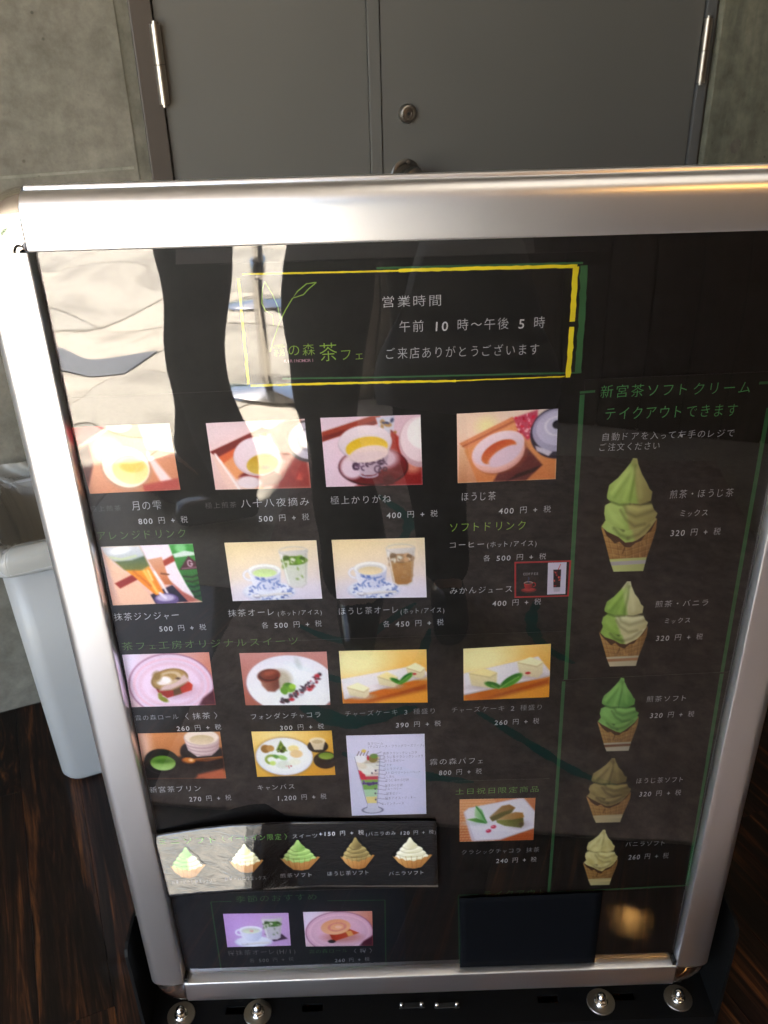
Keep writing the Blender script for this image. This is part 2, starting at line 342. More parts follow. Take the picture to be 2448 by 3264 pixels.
# lamps that show as warm glints on the top rail
lampm = mat('lamp_glow', (1, .9, .7), .5); bsdf(lampm).inputs['Emission Color'].default_value = (1, .86, .62, 1); bsdf(lampm).inputs['Emission Strength'].default_value = .7
for i, (x, y) in enumerate(((.74, -.12), (1.75, -.35), (.30, .12))):
    t = thing('ceiling_lamp', (x, y, ROOF), 0, label=('warm round ceiling lamp, the middle one above the menu board', 'warm round ceiling lamp farthest to the right', 'warm round ceiling lamp nearest to the double door')[i], cat='lamp', group='ceiling lamps of the entrance')
    link('lamp_housing', lathe('lh', [(.075, 0), (.075, -.03), (.068, -.034), (.062, -.03), (.062, -.002)], 32), mat('lamp_ring', (.6, .6, .6), .4), t)
    link('lamp_diffuser', lathe('ld', [(.0615, -.012), (.0001, -.012)], 32), lampm, t)
glowm = mat('added_glow', (.5, .45, .35), .6); bsdf(glowm).inputs['Emission Color'].default_value = (1, .93, .82, 1); bsdf(glowm).inputs['Emission Strength'].default_value = .050  # glowing panel added overhead so the top rail picks up warm light
cf = thing('added_glow_panel', (.95, -.42, ROOF - .03), 0, label='broad cream glowing panel added under the soffit to warm the top rail', cat='light panel')
link('glow_face', boxmesh('cd', (-.93, -.62, 0), (.93, .62, .006)), glowm, cf); link('surround', boxmesh('cs', (-.96, -.65, .0062), (.96, .65, .028)), mat('panel_surround', (.5, .47, .4), .5), cf)
pl = thing('pendant_lamp', (.757, -1.26, 1.5), 0, label='amber glowing glass pendant lamp hanging by the timber wall', cat='lamp')
ambm = mat('amber_glass', (1, .6, .2), .3); bsdf(ambm).inputs['Emission Color'].default_value = (1, .50, .13, 1); bsdf(ambm).inputs['Emission Strength'].default_value = 14
link('glass_shade', lathe('gs', [(.0001, -.022), (.012, -.020), (.020, -.010), (.022, .0), (.019, .02), (.012, .05), (.006, .10)], 28), ambm, pl, True)
link('cable', lathe('cb', [(.003, .1), (.003, ROOF - 1.5)], 8), M_black_gl, pl)

#__PART2__
# ------------------------------------------------------------------ white bin against the wall
a0 = fl(208, 2510); bu, bn = float(U @ a0), float(N @ a0)
rz = wl(60, 1748, bn - .022)[1]; ru = wl(2, 1855, bn - .02)[0] 
bin_ = thing('waste_bin', bw(bu + .12, bn + .11, 0), TH, label='white plastic waste bin lined with a clear bag, against the concrete wall', cat='bin')
M_bin = mat('white_bin_plastic', (.31, .312, .305), .42, spec=.45); _n = noise(M_bin, 300, 3, .6, coord(M_bin)); bump(M_bin, _n.outputs[0], .06, .0008)
def bpart(name, me, m, smooth=False): o = link(name, me, m, bin_, smooth); o.matrix_parent_inverse = bin_.matrix_world.inverted() @ BM; return o
def rrect(u0, u1, n0, n1, r, z, k=6):
    pts = []
    for cx, cy, a in ((u1 - r, n0 + r, -90), (u1 - r, n1 - r, 0), (u0 + r, n1 - r, 90), (u0 + r, n0 + r, 180)):
        for i in range(k + 1): t = R_(a + 90 * i / k); pts.append((cx + r * math.cos(t), cy + r * math.sin(t), z))
    return pts
def loft(name, rings, cap0=False, cap1=False):
    n = len(rings[0]); vs = [p for r in rings for p in r]; fs = []
    for j in range(len(rings) - 1):
        for i in range(n): fs.append((j * n + i, j * n + (i + 1) % n, (j + 1) * n + (i + 1) % n, (j + 1) * n + i))
    if cap0: fs.append(tuple(reversed(range(n))))
    if cap1: fs.append(tuple((len(rings) - 1) * n + i for i in range(n)))
    return mesh(name, vs, fs)
dl = bu - ru; bw0 = .235; bd0 = .19
def bring(t, e=0.0, z=None, r=.03):
    return rrect(bu - dl * t - e, bu + bw0 + dl * t + e, bn - .022 * t - e, bn + bd0 + .03 * t + e, r, (rz * t if z is None else z))
rim = .040
body = loft('bin_body', [bring(0, -.012, .0, .02), bring(0, -.003, .006), bring(.03), bring(.5), bring(.93), bring(.93, -.003), bring(.5, -.003), bring(.05, -.003)], True, False)
bpart('bin_body', body, M_bin, True)
t1 = 1.0
rimm = loft('rim', [bring(1, .003, rz - rim), bring(1, .008, rz - rim), bring(1, .010, rz - rim + .004), bring(1, .011, rz - .010), bring(1, .008, rz - .003), bring(1, .002, rz), bring(1, -.010, rz - .001), bring(1, -.012, rz - .008), bring(1, -.008, rz - .03)])
bpart('bin_rim', rimm, M_bin, True)
# raised panel on the front
pu = wl(265, 1885, bn - .022)[0]
def fp(u, t, d): return (u, bn - .022 * t - d, rz * t)
def panel_strip(u0a, u1a, t0, t1, u0b=None, u1b=None, d=.004):
    u0b = u0a if u0b is None else u0b; u1b = u1a if u1b is None else u1b
    vs = [fp(u0b, t0, 0), fp(u1b, t0, 0), fp(u1a, t1, 0), fp(u0a, t1, 0), fp(u0b + .001, t0 + .002, d), fp(u1b - .001, t0 + .002, d), fp(u1a - .001, t1 - .002, d), fp(u0a + .001, t1 - .002, d)]
    return mesh('ps', vs, [(4, 5, 6, 7), (0, 1, 5, 4), (1, 2, 6, 5), (2, 3, 7, 6), (3, 0, 4, 7)])
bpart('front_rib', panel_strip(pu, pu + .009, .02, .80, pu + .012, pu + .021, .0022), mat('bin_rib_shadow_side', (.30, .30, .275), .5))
bpart('front_panel', panel_strip(pu + .012, pu + .30, .02, .81, pu + .023, pu + .25), M_bin)
# clear bag: crumpled film hanging inside and folded over the rim
M_bag = bpy.data.materials.new('clear_bag_film'); M_bag.use_nodes = True; b = M_bag.node_tree.nodes['Principled BSDF']
b.inputs['Base Color'].default_value = (.42, .41, .37, 1); b.inputs['Roughness'].default_value = .22; b.inputs['Alpha'].default_value = .5
def crumple(rings, amp, seed):
    r = random.Random(seed); out_ = []
    for j, rg in enumerate(rings):
        n = len(rg); row = []
        for i, p in enumerate(rg):
            a = i / n * 2 * math.pi; f = sum(math.sin(a * k + r_ + j * .7 * k2) / k ** .5 for k, r_, k2 in ((7, 1, .5), (13, 2.2, -.6), (23, .4, .9), (31, 3.1, -.3)))
            row.append((p[0] + amp * f * math.cos(a), p[1] + amp * f * math.sin(a), p[2] + amp * .9 * math.sin(a * 9 + j) + amp * .6 * r.uniform(-1, 1)))
        out_.append(row)
    return out_
def bringk(t, e, z): return rrect(bu - dl * t - e, bu + bw0 + dl * t + e, bn - .022 * t - e, bn + bd0 + .03 * t + e, .03, z, 16)
def dense(rg, m=3):
    o_ = []
    for i in range(len(rg)):
        p, q = rg[i], rg[(i + 1) % len(rg)]
        for k in range(m): o_.append(tuple(p[c] + (q[c] - p[c]) * k / m for c in range(3)))
    return o_
rg = [dense(bringk(1, e, z)) for e, z in ((.013, rz - .03), (.0135, rz - .012), (.008, rz + .002), (-.004, rz + .003), (-.012, rz - .006), (-.018, rz - .03), (-.024, rz - .07), (-.03, rz - .13), (-.045, rz - .2), (-.07, rz - .24), (-.095, rz - .25))]
bag = bpart('bag_liner', loft('bag', crumple(rg, .0035, 3)), M_bag, True)
tf = []                                    # loose film standing up at the back edge
for j in range(7):
    row = []
    for i in range(60):
        u = bu - .06 + i * .0062; row.append((u, bn + bd0 + .02 + .01 * math.sin(i * .7 + j) + j * .004, rz - .012 + j * .0055 + .004 * math.sin(i * .55 + j * .9)))
    tf.append(row)
vs = [p for r in tf for p in r]; fs = [(j * 60 + i, j * 60 + i + 1, (j + 1) * 60 + i + 1, (j + 1) * 60 + i) for j in range(6) for i in range(59)]
bpart('bag_edge', mesh('be', vs, fs), M_bag, True)
bpart('bin_contents', loft('cont', crumple([dense(bringk(.6, -.01, rz * .42)), dense(bringk(.6, -.06, rz * .47)), dense(bringk(.6, -.09, rz * .46))], .004, 8), False, True), mat('grey_paper_waste', (.12, .11, .09), .8), True)

# ------------------------------------------------------------------ menu board: snap frame on a black base
HX, HZ = .288, .419; PW = .043           # inner half width / half height, rail width
PANE = .0095; PRINT = .0125              # depths of the clear sheet and of the printed sheets
board = thing('menu_board', (0, 0, 0), 0, label='silver aluminium snap-frame menu board with chrome corners on a black base', cat='sign board')
PROF = [(0, .0125), (0, .0012), (.0003, .0004), (.0010, .0), (.0020, -.0002), (.006, -.0004), (.015, -.0006), (.025, -.0005), (.029, -.0002), (.0320, .0005), (.0348, .0018), (.0374, .0040), (.0392, .0070), (.0402, .0105), (.0405, .0140), (.0405, .0146), (.0398, .0148), (.0398, .0156), (.0416, .0158), (.0428, .0165), (.0430, .0178), (.0430, .0230), (.002, .0230)]
def rail(L0, L1, mp, m):
    vs, fs = [], []; n = len(PROF)
    for L in (L0, L1):
        for w_, d in PROF: vs.append(mp(L, w_, d))
    for i in range(n): j = (i + 1) % n; fs.append((i, j, n + j, n + i))
    fs.append(tuple(range(n))); fs.append(tuple(reversed(range(n, 2 * n))))
    me = mesh('rail', vs, fs); bm = bmesh.new(); bm.from_mesh(me); bmesh.ops.recalc_face_normals(bm, faces=bm.faces); bm.to_mesh(me); bm.free()
    o = link('frame_rail', me, m, board, True); e = o.modifiers.new('es', 'EDGE_SPLIT'); e.split_angle = R_(38); return o
rail(-HX + .0003, HX - .0003, lambda L, w_, d: (L, d, ZC + HZ + w_), M_alu_h)
rail(-HX + .0003, HX - .0003, lambda L, w_, d: (L, d, ZC - HZ - w_), M_alu_h)
rail(-HZ + .0003, HZ - .0003, lambda L, w_, d: (-HX - w_, d, ZC + L), M_alu_v)
rail(-HZ + .0003, HZ - .0003, lambda L, w_, d: (HX + w_, d, ZC + L), M_alu_v)
# chrome quarter-round caps
CP = [(.0006, .0010), (.004, -.0004), (.012, -.0014), (.022, -.0010), (.0285, .0004), (.0335, .0032), (.0375, .0075), (.0403, .0128), (.0418, .0190), (.0418, .0235), (.0006, .0235)]
for sx in (-1, 1):
    for sz in (-1, 1):
        vs, fs = [], []; n = len(CP); K = 18
        for k in range(K + 1):
            a = R_(90 * k / K)
            for r, d in CP: vs.append((sx * (HX + .0006 + r * math.cos(a)), d, ZC + sz * (HZ + .0006 + r * math.sin(a))))
        for k in range(K):
            for i in range(n): j = (i + 1) % n; fs.append((k * n + i, k * n + j, (k + 1) * n + j, (k + 1) * n + i))
        fs.append(tuple(range(n))); fs.append(tuple(range(K * n, K * n + n)))
        me = mesh('cap', vs, fs); bm = bmesh.new(); bm.from_mesh(me); bmesh.ops.recalc_face_normals(bm, faces=bm.faces); bm.to_mesh(me); bm.free()
        o = link('corner_cap', me, M_chrome, board, True); e = o.modifiers.new('es', 'EDGE_SPLIT'); e.split_angle = R_(50)
link('back_panel', boxmesh('bp', (-HX - .02, .0165, ZC - HZ - .02), (HX + .02, .0225, ZC + HZ + .02)), M_blk, board)
# bottom ledge between rail and clear sheet is the rail's own return; small dark corner gaps
for sx in (-1, 1): link('corner_clip', boxmesh('cc', (sx * (HX - .0002), .0015, ZC - HZ - .0002), (sx * (HX - .0042), .0122, ZC - HZ + .007)), M_black_gl, board)

def pane_h(x, z):                        # gentle waves of the thin clear sheet
    z = z - ZC; tl = np.exp(-(((x + .20) / .14) ** 2 + ((z - .27) / .16) ** 2))
    mid = np.exp(-(((x + .1) / .22) ** 2 + ((z - .12) / .2) ** 2))
    h = .00090 * tl * np.sin((x * .7 + z) * 26 + 1.5 * np.sin(x * 17)) + .00024 * tl * np.sin(z * 70 + 3.0 * np.sin(x * 17 + 1))
    h += .00055 * mid * np.sin(x * 33 + 3.4 * np.sin(z * 10)) + .00010 * mid * np.sin(z * 52 - x * 25)
    h += .00012 * np.sin(x * 24 + 1.4 * np.sin(z * 13)) + .00006 * np.sin(z * 31 + x * 17)
    h += .0009 * np.exp(-((x - .16) ** 2 / .02 + (z - .36) ** 2 / .004))
    return h
nx, nz = 150, 210
gx, gz = np.meshgrid(np.linspace(-HX - .006, HX + .006, nx), np.linspace(ZC - HZ - .006, ZC + HZ + .006, nz))
edge = np.clip(np.minimum(HX - np.abs(gx), HZ - np.abs(gz - ZC)) / .02, 0, 1)
vs = np.stack([gx, PANE + .4 * pane_h(gx, gz) * 1.0 * (0.35 + .65 * edge), gz], -1).reshape(-1, 3)
fs = [(j * nx + i, j * nx + i + 1, (j + 1) * nx + i + 1, (j + 1) * nx + i) for j in range(nz - 1) for i in range(nx - 1)]
link('clear_cover', mesh('pane', vs, fs), M_clear, board, True)

# base: black channel on the floor with upturned ends, acorn nuts on washers
ZP = .030
yf = float(fl(2285, 3240, ZP)[1]); xr = float(B(2318, 3092, yf)[0]); xl = float(B(425, 3120, yf)[0]); yb = .30
slots = []
for (pa, pb) in (((720, 3221), (786, 3221)), ((964, 3209), (1030, 3209)), ((1713, 3186), (1779, 3186)), ((1956, 3176), (2022, 3176))):
    A, C_ = fl(*pa, ZP), fl(*pb, ZP); slots.append((min(A[0], C_[0]), max(A[0], C_[0]), (A[1] + C_[1]) / 2))
ysl = sum(s[2] for s in slots) / 4; hs2 = .0052
bm = bmesh.new()
box(bm, (xl, yf, ZP - .003), (xr, ysl - hs2, ZP)); box(bm, (xl, ysl + hs2, ZP - .003), (xr, yb, ZP))
x = xl
for s in sorted(slots): box(bm, (x, ysl - hs2, ZP - .003), (s[0], ysl + hs2, ZP)); x = s[1]
box(bm, (x, ysl - hs2, ZP - .003), (xr, ysl + hs2, ZP))
link('base_plate', bm_mesh('bp', bm), M_blk, board)
link('front_flange', boxmesh('ff', (xl, yf + .0005, .004), (xr, yf + .0035, ZP - .003)), M_blk, board)
link('floor_strip', boxmesh('fs', (xl + .03, yf - .012, .001), (xr - .045, yf + .0002, .009), .001), mat('dark_olive_strip', (.022, .024, .02), .45), board)
# height of the upturned end from the photograph's corner
dd = ray(2345, 2945); tt = (xr - CAMP[0]) / dd[0]; zt = float((CAMP + tt * dd)[2]); ZT = max(.10, min(.22, zt))
def endplate(x0, x1):
    pts = [(yf, ZP - .02), (yf, ZT - .012), (yf + .004, ZT - .004), (yf + .012, ZT), (yb - .012, ZT), (yb - .004, ZT - .004), (yb, ZT - .012), (yb, ZP - .02)]
    vs = [(x0, y, z) for y, z in pts] + [(x1, y, z) for y, z in pts]; n = len(pts)
    return mesh('ep', vs, [tuple(range(n)), tuple(reversed(range(n, 2 * n)))] + [(i, i + n, (i + 1) % n + n, (i + 1) % n) for i in range(n)])
link('end_plate', endplate(xr, xr + .0035), M_blk, board); link('end_plate', endplate(xl - .0035, xl), M_blk, board)
for sx in (-1, 1): (link('upright', boxmesh('up', (sx * .2 - .02, .065, ZP), (sx * .2 + .02, .085, ZC + .2)), M_blk, board), link('bracket', boxmesh('br', (sx * .2 - .015, .0228, ZC), (sx * .2 + .015, .0648, ZC + .03)), M_blk, board))
wme = lathe('washer', [(.0042, .0001), (.0042, .0016), (.0168, .0016), (.0174, .001), (.0174, 0)], 40); wme.materials.append(M_steel)
nme_bm = bmesh.new(); cyl(nme_bm, (0, 0, .0046), .0076, .006, 6); nme = bm_mesh('nut', nme_bm); nme.materials.append(M_steelp)
dome = lathe('dome', [(.0060, .0076), (.0060, .0092), (.0054, .0122), (.0040, .0146), (.0020, .0160), (.0001, .0164)], 28); dome.materials.append(M_steelp)
flg = lathe('flange', [(.0001, .0017), (.0088, .0017), (.0088, .0026), (.0078, .0036), (.0001, .0036)], 28); flg.materials.append(M_steelp)
for px, py in ((578, 3236), (822, 3229), (1915, 3194), (2161, 3182)):
    P = fl(px, py, ZP)
    wa = link('washer', wme, None, board, True); wa.location = (P[0], P[1], ZP); e = wa.modifiers.new('es', 'EDGE_SPLIT'); e.split_angle = R_(30)
    for me_, nm in ((flg, 'bolt_flange'), (nme, 'acorn_nut'), (dome, 'nut_dome')):
        q = link(nm, me_, None, wa, me_ is not nme); q.rotation_euler[2] = px
for px in (1312, 1424):                  # two metal latches in the middle of the base
    P = fl(px, 3207, ZP); la = link('latch', boxmesh('la', (-.016, -.004, 0), (.016, .004, .0022), .001), M_black_gl, board); la.location = (P[0], P[1], ZP)
    for s in (-1, 1):
        q = link('latch_pin', lathe('lp', [(.0026, 0), (.0026, .004), (.0015, .0052), (.0001, .0054)], 14), M_steelp, la, True); q.location = (s * .0125, 0, .001)

# ------------------------------------------------------------------ things mirrored in the clear sheet
matc = thing('door_mat', (.20, -.90, 0), R_(8), label='brown entrance mat with teal brush strokes in front of the menu board', cat='mat')
M_mat = mat('brown_mat_pile', rough=.95, spec=.1); v = coord(M_mat); n1 = noise(M_mat, 30, 8, .75, v); n2 = noise(M_mat, 8, 5, .6, v, 1)
r = ramp(M_mat, n1.outputs[0], [(.35, (.20, .15, .125)), (.65, (.56, .44, .37))]); r2 = ramp(M_mat, n2.outputs[0], [(.3, (.7, .7, .7)), (.7, (1.15, 1.15, 1.15))])
lk(M_mat, mix(M_mat, 1.0, r.outputs[0], r2.outputs[0], 'MULTIPLY'), bsdf(M_mat).inputs['Base Color']); bump(M_mat, n1.outputs[0], .4, .004)
M_teal = mat('teal_mat_pile', (.010, .20, .165), .95, spec=.1)
link('mat_base', boxmesh('mb', (-.56, -.78, .0015), (.62, .60, .009), .003), M_mat, matc)
def brush(name, pts, w_, z, m, par, taper=True, y_up=False):
    pts = [np.array(p, float) for p in pts]; P = []
    for i in range(len(pts) - 1):
        p0 = pts[max(i - 1, 0)]; p1 = pts[i]; p2 = pts[i + 1]; p3 = pts[min(i + 2, len(pts) - 1)]
        for k in range(8):
            t = k / 8; P.append(.5 * ((2 * p1) + (-p0 + p2) * t + (2 * p0 - 5 * p1 + 4 * p2 - p3) * t * t + (-p0 + 3 * p1 - 3 * p2 + p3) * t ** 3))
    P.append(pts[-1]); P = np.array(P); T = np.gradient(P, axis=0); T /= np.linalg.norm(T, axis=1)[:, None] + 1e-9; Nn = np.stack([-T[:, 1], T[:, 0]], 1)
    s = np.linspace(0, 1, len(P)); ww = w_ * ((np.sin(np.pi * np.clip(s * .9 + .06, 0, 1)) ** .6) if taper else np.ones_like(s)) * (1 + .18 * np.sin(s * 31) + .1 * np.sin(s * 67))
    vs = []
    for p, n_, q in zip(P, Nn, ww): vs += [(p[0] - n_[0] * q / 2, p[1] - n_[1] * q / 2, z), (p[0] + n_[0] * q / 2, p[1] + n_[1] * q / 2, z)]
    return link(name, mesh(name, vs, [(2 * i, 2 * i + 1, 2 * i + 3, 2 * i + 2) for i in range(len(P) - 1)]), m, par)
def on_mat(x, y): c_, s_ = math.cos(R_(8)), math.sin(R_(8)); dx, dy = x - .20, y + .90; return (dx * c_ + dy * s_, -dx * s_ + dy * c_)
for pts, w_ in (([(-.05, -1.42), (.02, -1.3), (.0, -1.18)], .03), ([(-.14, -1.2), (-.02, -1.16), (.1, -1.22)], .025), ([(-.22, -.86), (-.1, -.82), (.02, -.92)], .028), ([(-.25, -.72), (-.12, -.66), (.02, -.72), (.05, -.82)], .022), ([(-.2, -.6), (-.1, -.55), (.02, -.6)], .03),
                ([(.30, -.92), (.27, -.84), (.28, -.76), (.33, -.70)], .028), ([(.13, -.58), (.20, -.50), (.27, -.42), (.34, -.38)], .018), ([(-.12, -.48), (-.02, -.43), (.1, -.40)], .018)):
    pts = [on_mat(*p) for p in pts]
    brush('brush_stroke', pts, w_, .0094, M_teal, matc)

# people: the photographer (mirrored in the sheet) and a companion standing in profile
def skin(name, nodes, edges, m, par, sub=2, root=0):
    me = bpy.data.meshes.new(name); me.from_pydata([n_[:3] for n_ in nodes], edges, []); o = link(name, me, m, par)
    sk = o.modifiers.new('skin', 'SKIN'); sk.use_smooth_shade = True
    for i, n_ in enumerate(nodes):
        r = n_[3]; r = (r, r) if not isinstance(r, tuple) else r; me.skin_vertices[0].data[i].radius = r; me.skin_vertices[0].data[i].use_root = (i == root)
    s = o.modifiers.new('sub', 'SUBSURF'); s.levels = sub; s.render_levels = sub
    return o
M_skin = mat('skin', (.50, .32, .24), .5); M_hair = mat('dark_hair', (.012, .009, .008), .45)
def hand(par, wr, d, up, side, curl=.6, grip=None):
    d, up = Vector(d).normalized(), Vector(up).normalized(); ac = d.cross(up).normalized() * side; wr = Vector(wr)
    nodes = [(*wr, .024), (*(wr + d * .045), (.036, .017)), (*(wr + d * .085), (.040, .014))]; edges = [(0, 1), (1, 2)]
    for k, (off, L) in enumerate(((-.030, .066), (-.010, .075), (.011, .070), (.030, .055))):
        b = wr + d * .09 + ac * off; p = b; i0 = len(nodes); nodes.append((*b, .0098)); edges.append((2, i0)); dd_ = d.copy()
        for s in range(3):
            dd_ = (dd_ + up * (-curl * (.7 + .25 * s))).normalized(); p = p + dd_ * L / 3 * (1.15 - .15 * s); nodes.append((*p, .0092 - .001 * s)); edges.append((len(nodes) - 2, len(nodes) - 1))
    b = wr + d * .035 - ac * .030; i0 = len(nodes); nodes.append((*b, .0125)); edges.append((1, i0))
    t1 = b + (d * .6 - ac * .75).normalized() * .035; t2 = t1 + (d * .9 - ac * .1 - up * .4).normalized() * .03; nodes += [(*t1, .0112), (*t2, .0095)]; edges += [(i0, i0 + 1), (i0 + 1, i0 + 2)]
    return nodes, edges
def person(loc, rz, label, arms, feet, top_m, trouser_m, lean=0.0, height=1.0):
    p = thing('person', loc, rz, label=label, cat='person')
    hz = .86 * height; hips = (0, 0, hz); chest = (0, lean * .6, hz + .36); neck = (0, lean * .9, hz + .54); headc = (0, lean * 1.0 + .02, hz + .66)
    nodes = [(*hips, (.15, .105)), (0, lean * .25, hz + .15, (.135, .095)), (*chest, (.155, .10)), (0, lean * .8, hz + .48, (.09, .07)), (*neck, .052), (0, headc[1] - .01, hz + .60, .06), (*headc, (.075, .092)), (0, headc[1], hz + .75, (.062, .075))]
    edges = [(i, i + 1) for i in range(7)]
    tn = [(*hips, (.165, .12)), (0, 0, hz + .07, (.15, .11))]; te = [(0, 1)]; arm_ends = []
    for s in (-1, 1):
        fx, fy, knee = feet[s]; i0 = len(nodes); kx, ky = knee
        L = [(s * .09, 0, hz - .06, .088), (kx, ky, hz * .53, .056), (fx, fy, .085, .036), (fx + feet['toe'][0] * .05, fy + feet['toe'][1] * .05, .045, .036), (fx + feet['toe'][0] * .15, fy + feet['toe'][1] * .15, .028, .026)]
        nodes += L; edges += [(0, i0)] + [(i0 + k, i0 + k + 1) for k in range(4)]
        j0 = len(tn); tn += [(s * .09, 0, hz - .06, .105), (kx * .55 + s * .04, ky * .5, hz * .76, .092), (kx, ky, hz * .53, .074), (fx * .5 + kx * .5, fy * .5 + ky * .5, hz * .3, .066), (fx, fy, .045, .066)]; te += [(0, j0)] + [(j0 + k, j0 + k + 1) for k in range(4)]
        el, wr = arms[s]; i1 = len(nodes); sh = (s * .185, lean * .75, hz + .445)
        nodes += [(*sh, .055), (*el, .042), (*wr, .027)]; edges += [(3, i1), (i1, i1 + 1), (i1 + 1, i1 + 2)]
        dv = Vector(wr) - Vector(el); hn, he = hand(p, wr, dv, Vector((0, -.3, 1)) if 'grip' in arms else Vector((s, 0, .2)), s, arms.get('curl', .35))
        b0 = len(nodes); nodes += hn[1:]; edges += [((i1 + 2) if a == 0 else a - 1 + b0, (i1 + 2) if b == 0 else b - 1 + b0) for a, b in he]
    body_ = skin('body', nodes, edges, M_skin, p, 2)
    skin('trousers', tn, te, trouser_m, p, 2)
    cn = [(0, 0, hz - .13, (.16, .115)), (0, 0, hz - .02, (.178, .128)), (0, lean * .25, hz + .16, (.155, .11)), (*chest, (.175, .118)), (0, lean * .8, hz + .475, (.11, .085)), (0, lean * .87, hz + .515, (.066, .062))]; ce = [(0, 1), (1, 2), (2, 3), (3, 4), (4, 5)]
    for s in (-1, 1):
        el, wr = arms[s]; c0 = len(cn); cn += [(s * .185, lean * .75, hz + .445, .07), (*el, .055), (*(np.array(el) * .15 + np.array(wr) * .85), .040)]; ce += [(4, c0), (c0, c0 + 1), (c0 + 1, c0 + 2)]
    skin('jacket', cn, ce, top_m, p, 2)
    for s in (-1, 1):
        fx, fy, _ = feet[s]; tx, ty = feet['toe']
        skin('shoe', [(fx - tx * .05, fy - ty * .05, .045, .042), (fx + tx * .04, fy + ty * .04, .042, .046), (fx + tx * .12, fy + ty * .12, .034, .042), (fx + tx * .18, fy + ty * .18, .028, .032)], [(0, 1), (1, 2), (2, 3)], M_black_gl, p, 2)
    hx = headc[1]
    bm = bmesh.new(); bmesh.ops.create_uvsphere(bm, u_segments=28, v_segments=18, radius=1, matrix=Matrix.Translation((0, hx - .018, hz + .72)) @ Matrix.Diagonal((.088, .104, .105, 1)))
    for v_ in bm.verts:
        if v_.co.y > hx + .035 and v_.co.z < hz + .745: v_.co.y = hx + .035
    hr = link('hair', bm_mesh('hair', bm), M_hair, p, True)
    for s in (-1, 1):
        bm = bmesh.new(); bmesh.ops.create_uvsphere(bm, u_segments=12, v_segments=8, radius=.011, matrix=Matrix.Translation((s * .03, hx + .077, hz + .70)))
        link('eye', bm_mesh('eye', bm), mat('eye', (.05, .03, .02), .1), p, True)
    skin('nose', [(0, hx + .085, hz + .695, .006), (0, hx + .100, hz + .668, .0105), (0, hx + .09, hz + .660, .008)], [(0, 1), (1, 2)], M_skin, p, 1)
    skin('mouth', [(-.022, hx + .074, hz + .632, .004), (0, hx + .082, hz + .631, .006), (.022, hx + .074, hz + .632, .004)], [(0, 1), (1, 2)], mat('lips', (.42, .17, .15), .45), p, 1)
    for s in (-1, 1): skin('ear', [(s * .076, hx, hz + .70, .010), (s * .084, hx - .008, hz + .685, .011), (s * .078, hx, hz + .662, .007)], [(0, 1), (1, 2)], M_skin, p, 1)
    return p
M_cloth = mat('black_trouser_cloth', (.010, .010, .011), .85, spec=.2); M_top = mat('charcoal_jacket_cloth', (.028, .028, .032), .9, spec=.2)
PX, PY = -.03, -1.03
person((PX, PY, 0), 0, 'person in black trousers and charcoal top holding a phone up before the menu board',
       {-1: ((-.25, .05, .99), (-.115, .235, 1.035)), 1: ((.25, .05, .99), (.10, .235, 1.035)), 'grip': 1, 'curl': .25},
       {-1: (-.05, .12, (-.11, .03)), 1: (.12, .10, (.10, .0)), 'toe': (0, 1)}, M_top, M_cloth, .03)
ph = thing('phone', (-.045, -.6545, 1.085), 0, label='slim dark phone held up in front of the menu board', cat='phone'); ph.rotation_euler = (R_(-28), 0, 0)
link('phone_body', boxmesh('pb', (-.034, -.0075, -.058), (.034, 0, .075), .003), M_black_gl, ph); ph.location = (-.035, -.655, 1.075)
link('screen', boxmesh('scr', (-.031, -.0079, -.05), (.031, -.0076, .067)), mat('phone_glass', (.01, .01, .012), .05), ph)
# translucent grey bag hanging in front of the photographer
M_tote = mat('grey_vinyl', (.17, .175, .185), .55)
tote = thing('tote_bag', (.125, -.84, .0), R_(4), label='soft grey bag hanging from the photographer at knee height', cat='bag')
rings = []
for j in range(15):
    z = .50 + j * .034; w_ = .135 + .030 * math.sin(j * .42 + .6) - .0035 * j; rings.append([(w_ * math.copysign(abs(math.cos(a)) ** .7, math.cos(a)) + .008 * math.sin(5 * a + j), .035 * math.copysign(abs(math.sin(a)) ** .7, math.sin(a)) + .010 * math.sin(3 * a + j * .8), z + .010 * math.sin(3 * a)) for a in (2 * math.pi * i / 48 for i in range(48))])
link('bag_body', loft('tote', rings, True, False), M_tote, tote, True)
link('strap', loft('strap', [[(s * .012 - .15 * t, -.005 + .01 * math.sin(6.28 * i / 8) - .12 * t, .88 + .50 * t + .003 * math.cos(6.28 * i / 8)) for i, s in ((0, -1), (1, -1), (2, 0), (3, 1), (4, 1), (5, 1), (6, 0), (7, -1))] for t in (0, .3, .6, 1)], True, True), M_cloth, tote, True)
person((-.435, -1.42, 0), R_(82), 'person dressed all in black standing side-on beside the photographer, facing the open paving',
       {-1: ((-.25, -.02, 1.04), (-.10, .20, 1.08)), 1: ((.25, -.02, 1.04), (.08, .20, 1.12)), 'curl': .3},
       {-1: (-.06, .06, (-.07, .04)), 1: (.06, -.02, (.08, .03)), 'toe': (0, 1)}, M_cloth, M_cloth, .0)
# steel stanchions
def stanch(x, y, lab):
    t = thing('stanchion', (x, y, 0), 0, label=lab, cat='post', group='steel posts at the paving edge')
    link('base_disc', lathe('bd', [(.0001, .0), (.165, .0), (.165, .006), (.15, .014), (.04, .022), (.021, .03), (.0001, .03)], 48), M_steelp, t, True)
    link('pole', lathe('pl', [(.019, .03), (.019, .88), (.024, .885), (.024, .93), (.015, .945), (.0001, .948)], 28), M_steelp, t, True)
    link('collar', lathe('co', [(.0195, .40), (.028, .405), (.03, .42), (.028, .435), (.0195, .44)], 28), M_steelp, t, True)
stanch(-.42, -2.35, 'slim polished steel post on a round base, nearer the menu board'); stanch(-.56, -3.5, 'slim polished steel post on a round base, farther out on the sunlit paving')
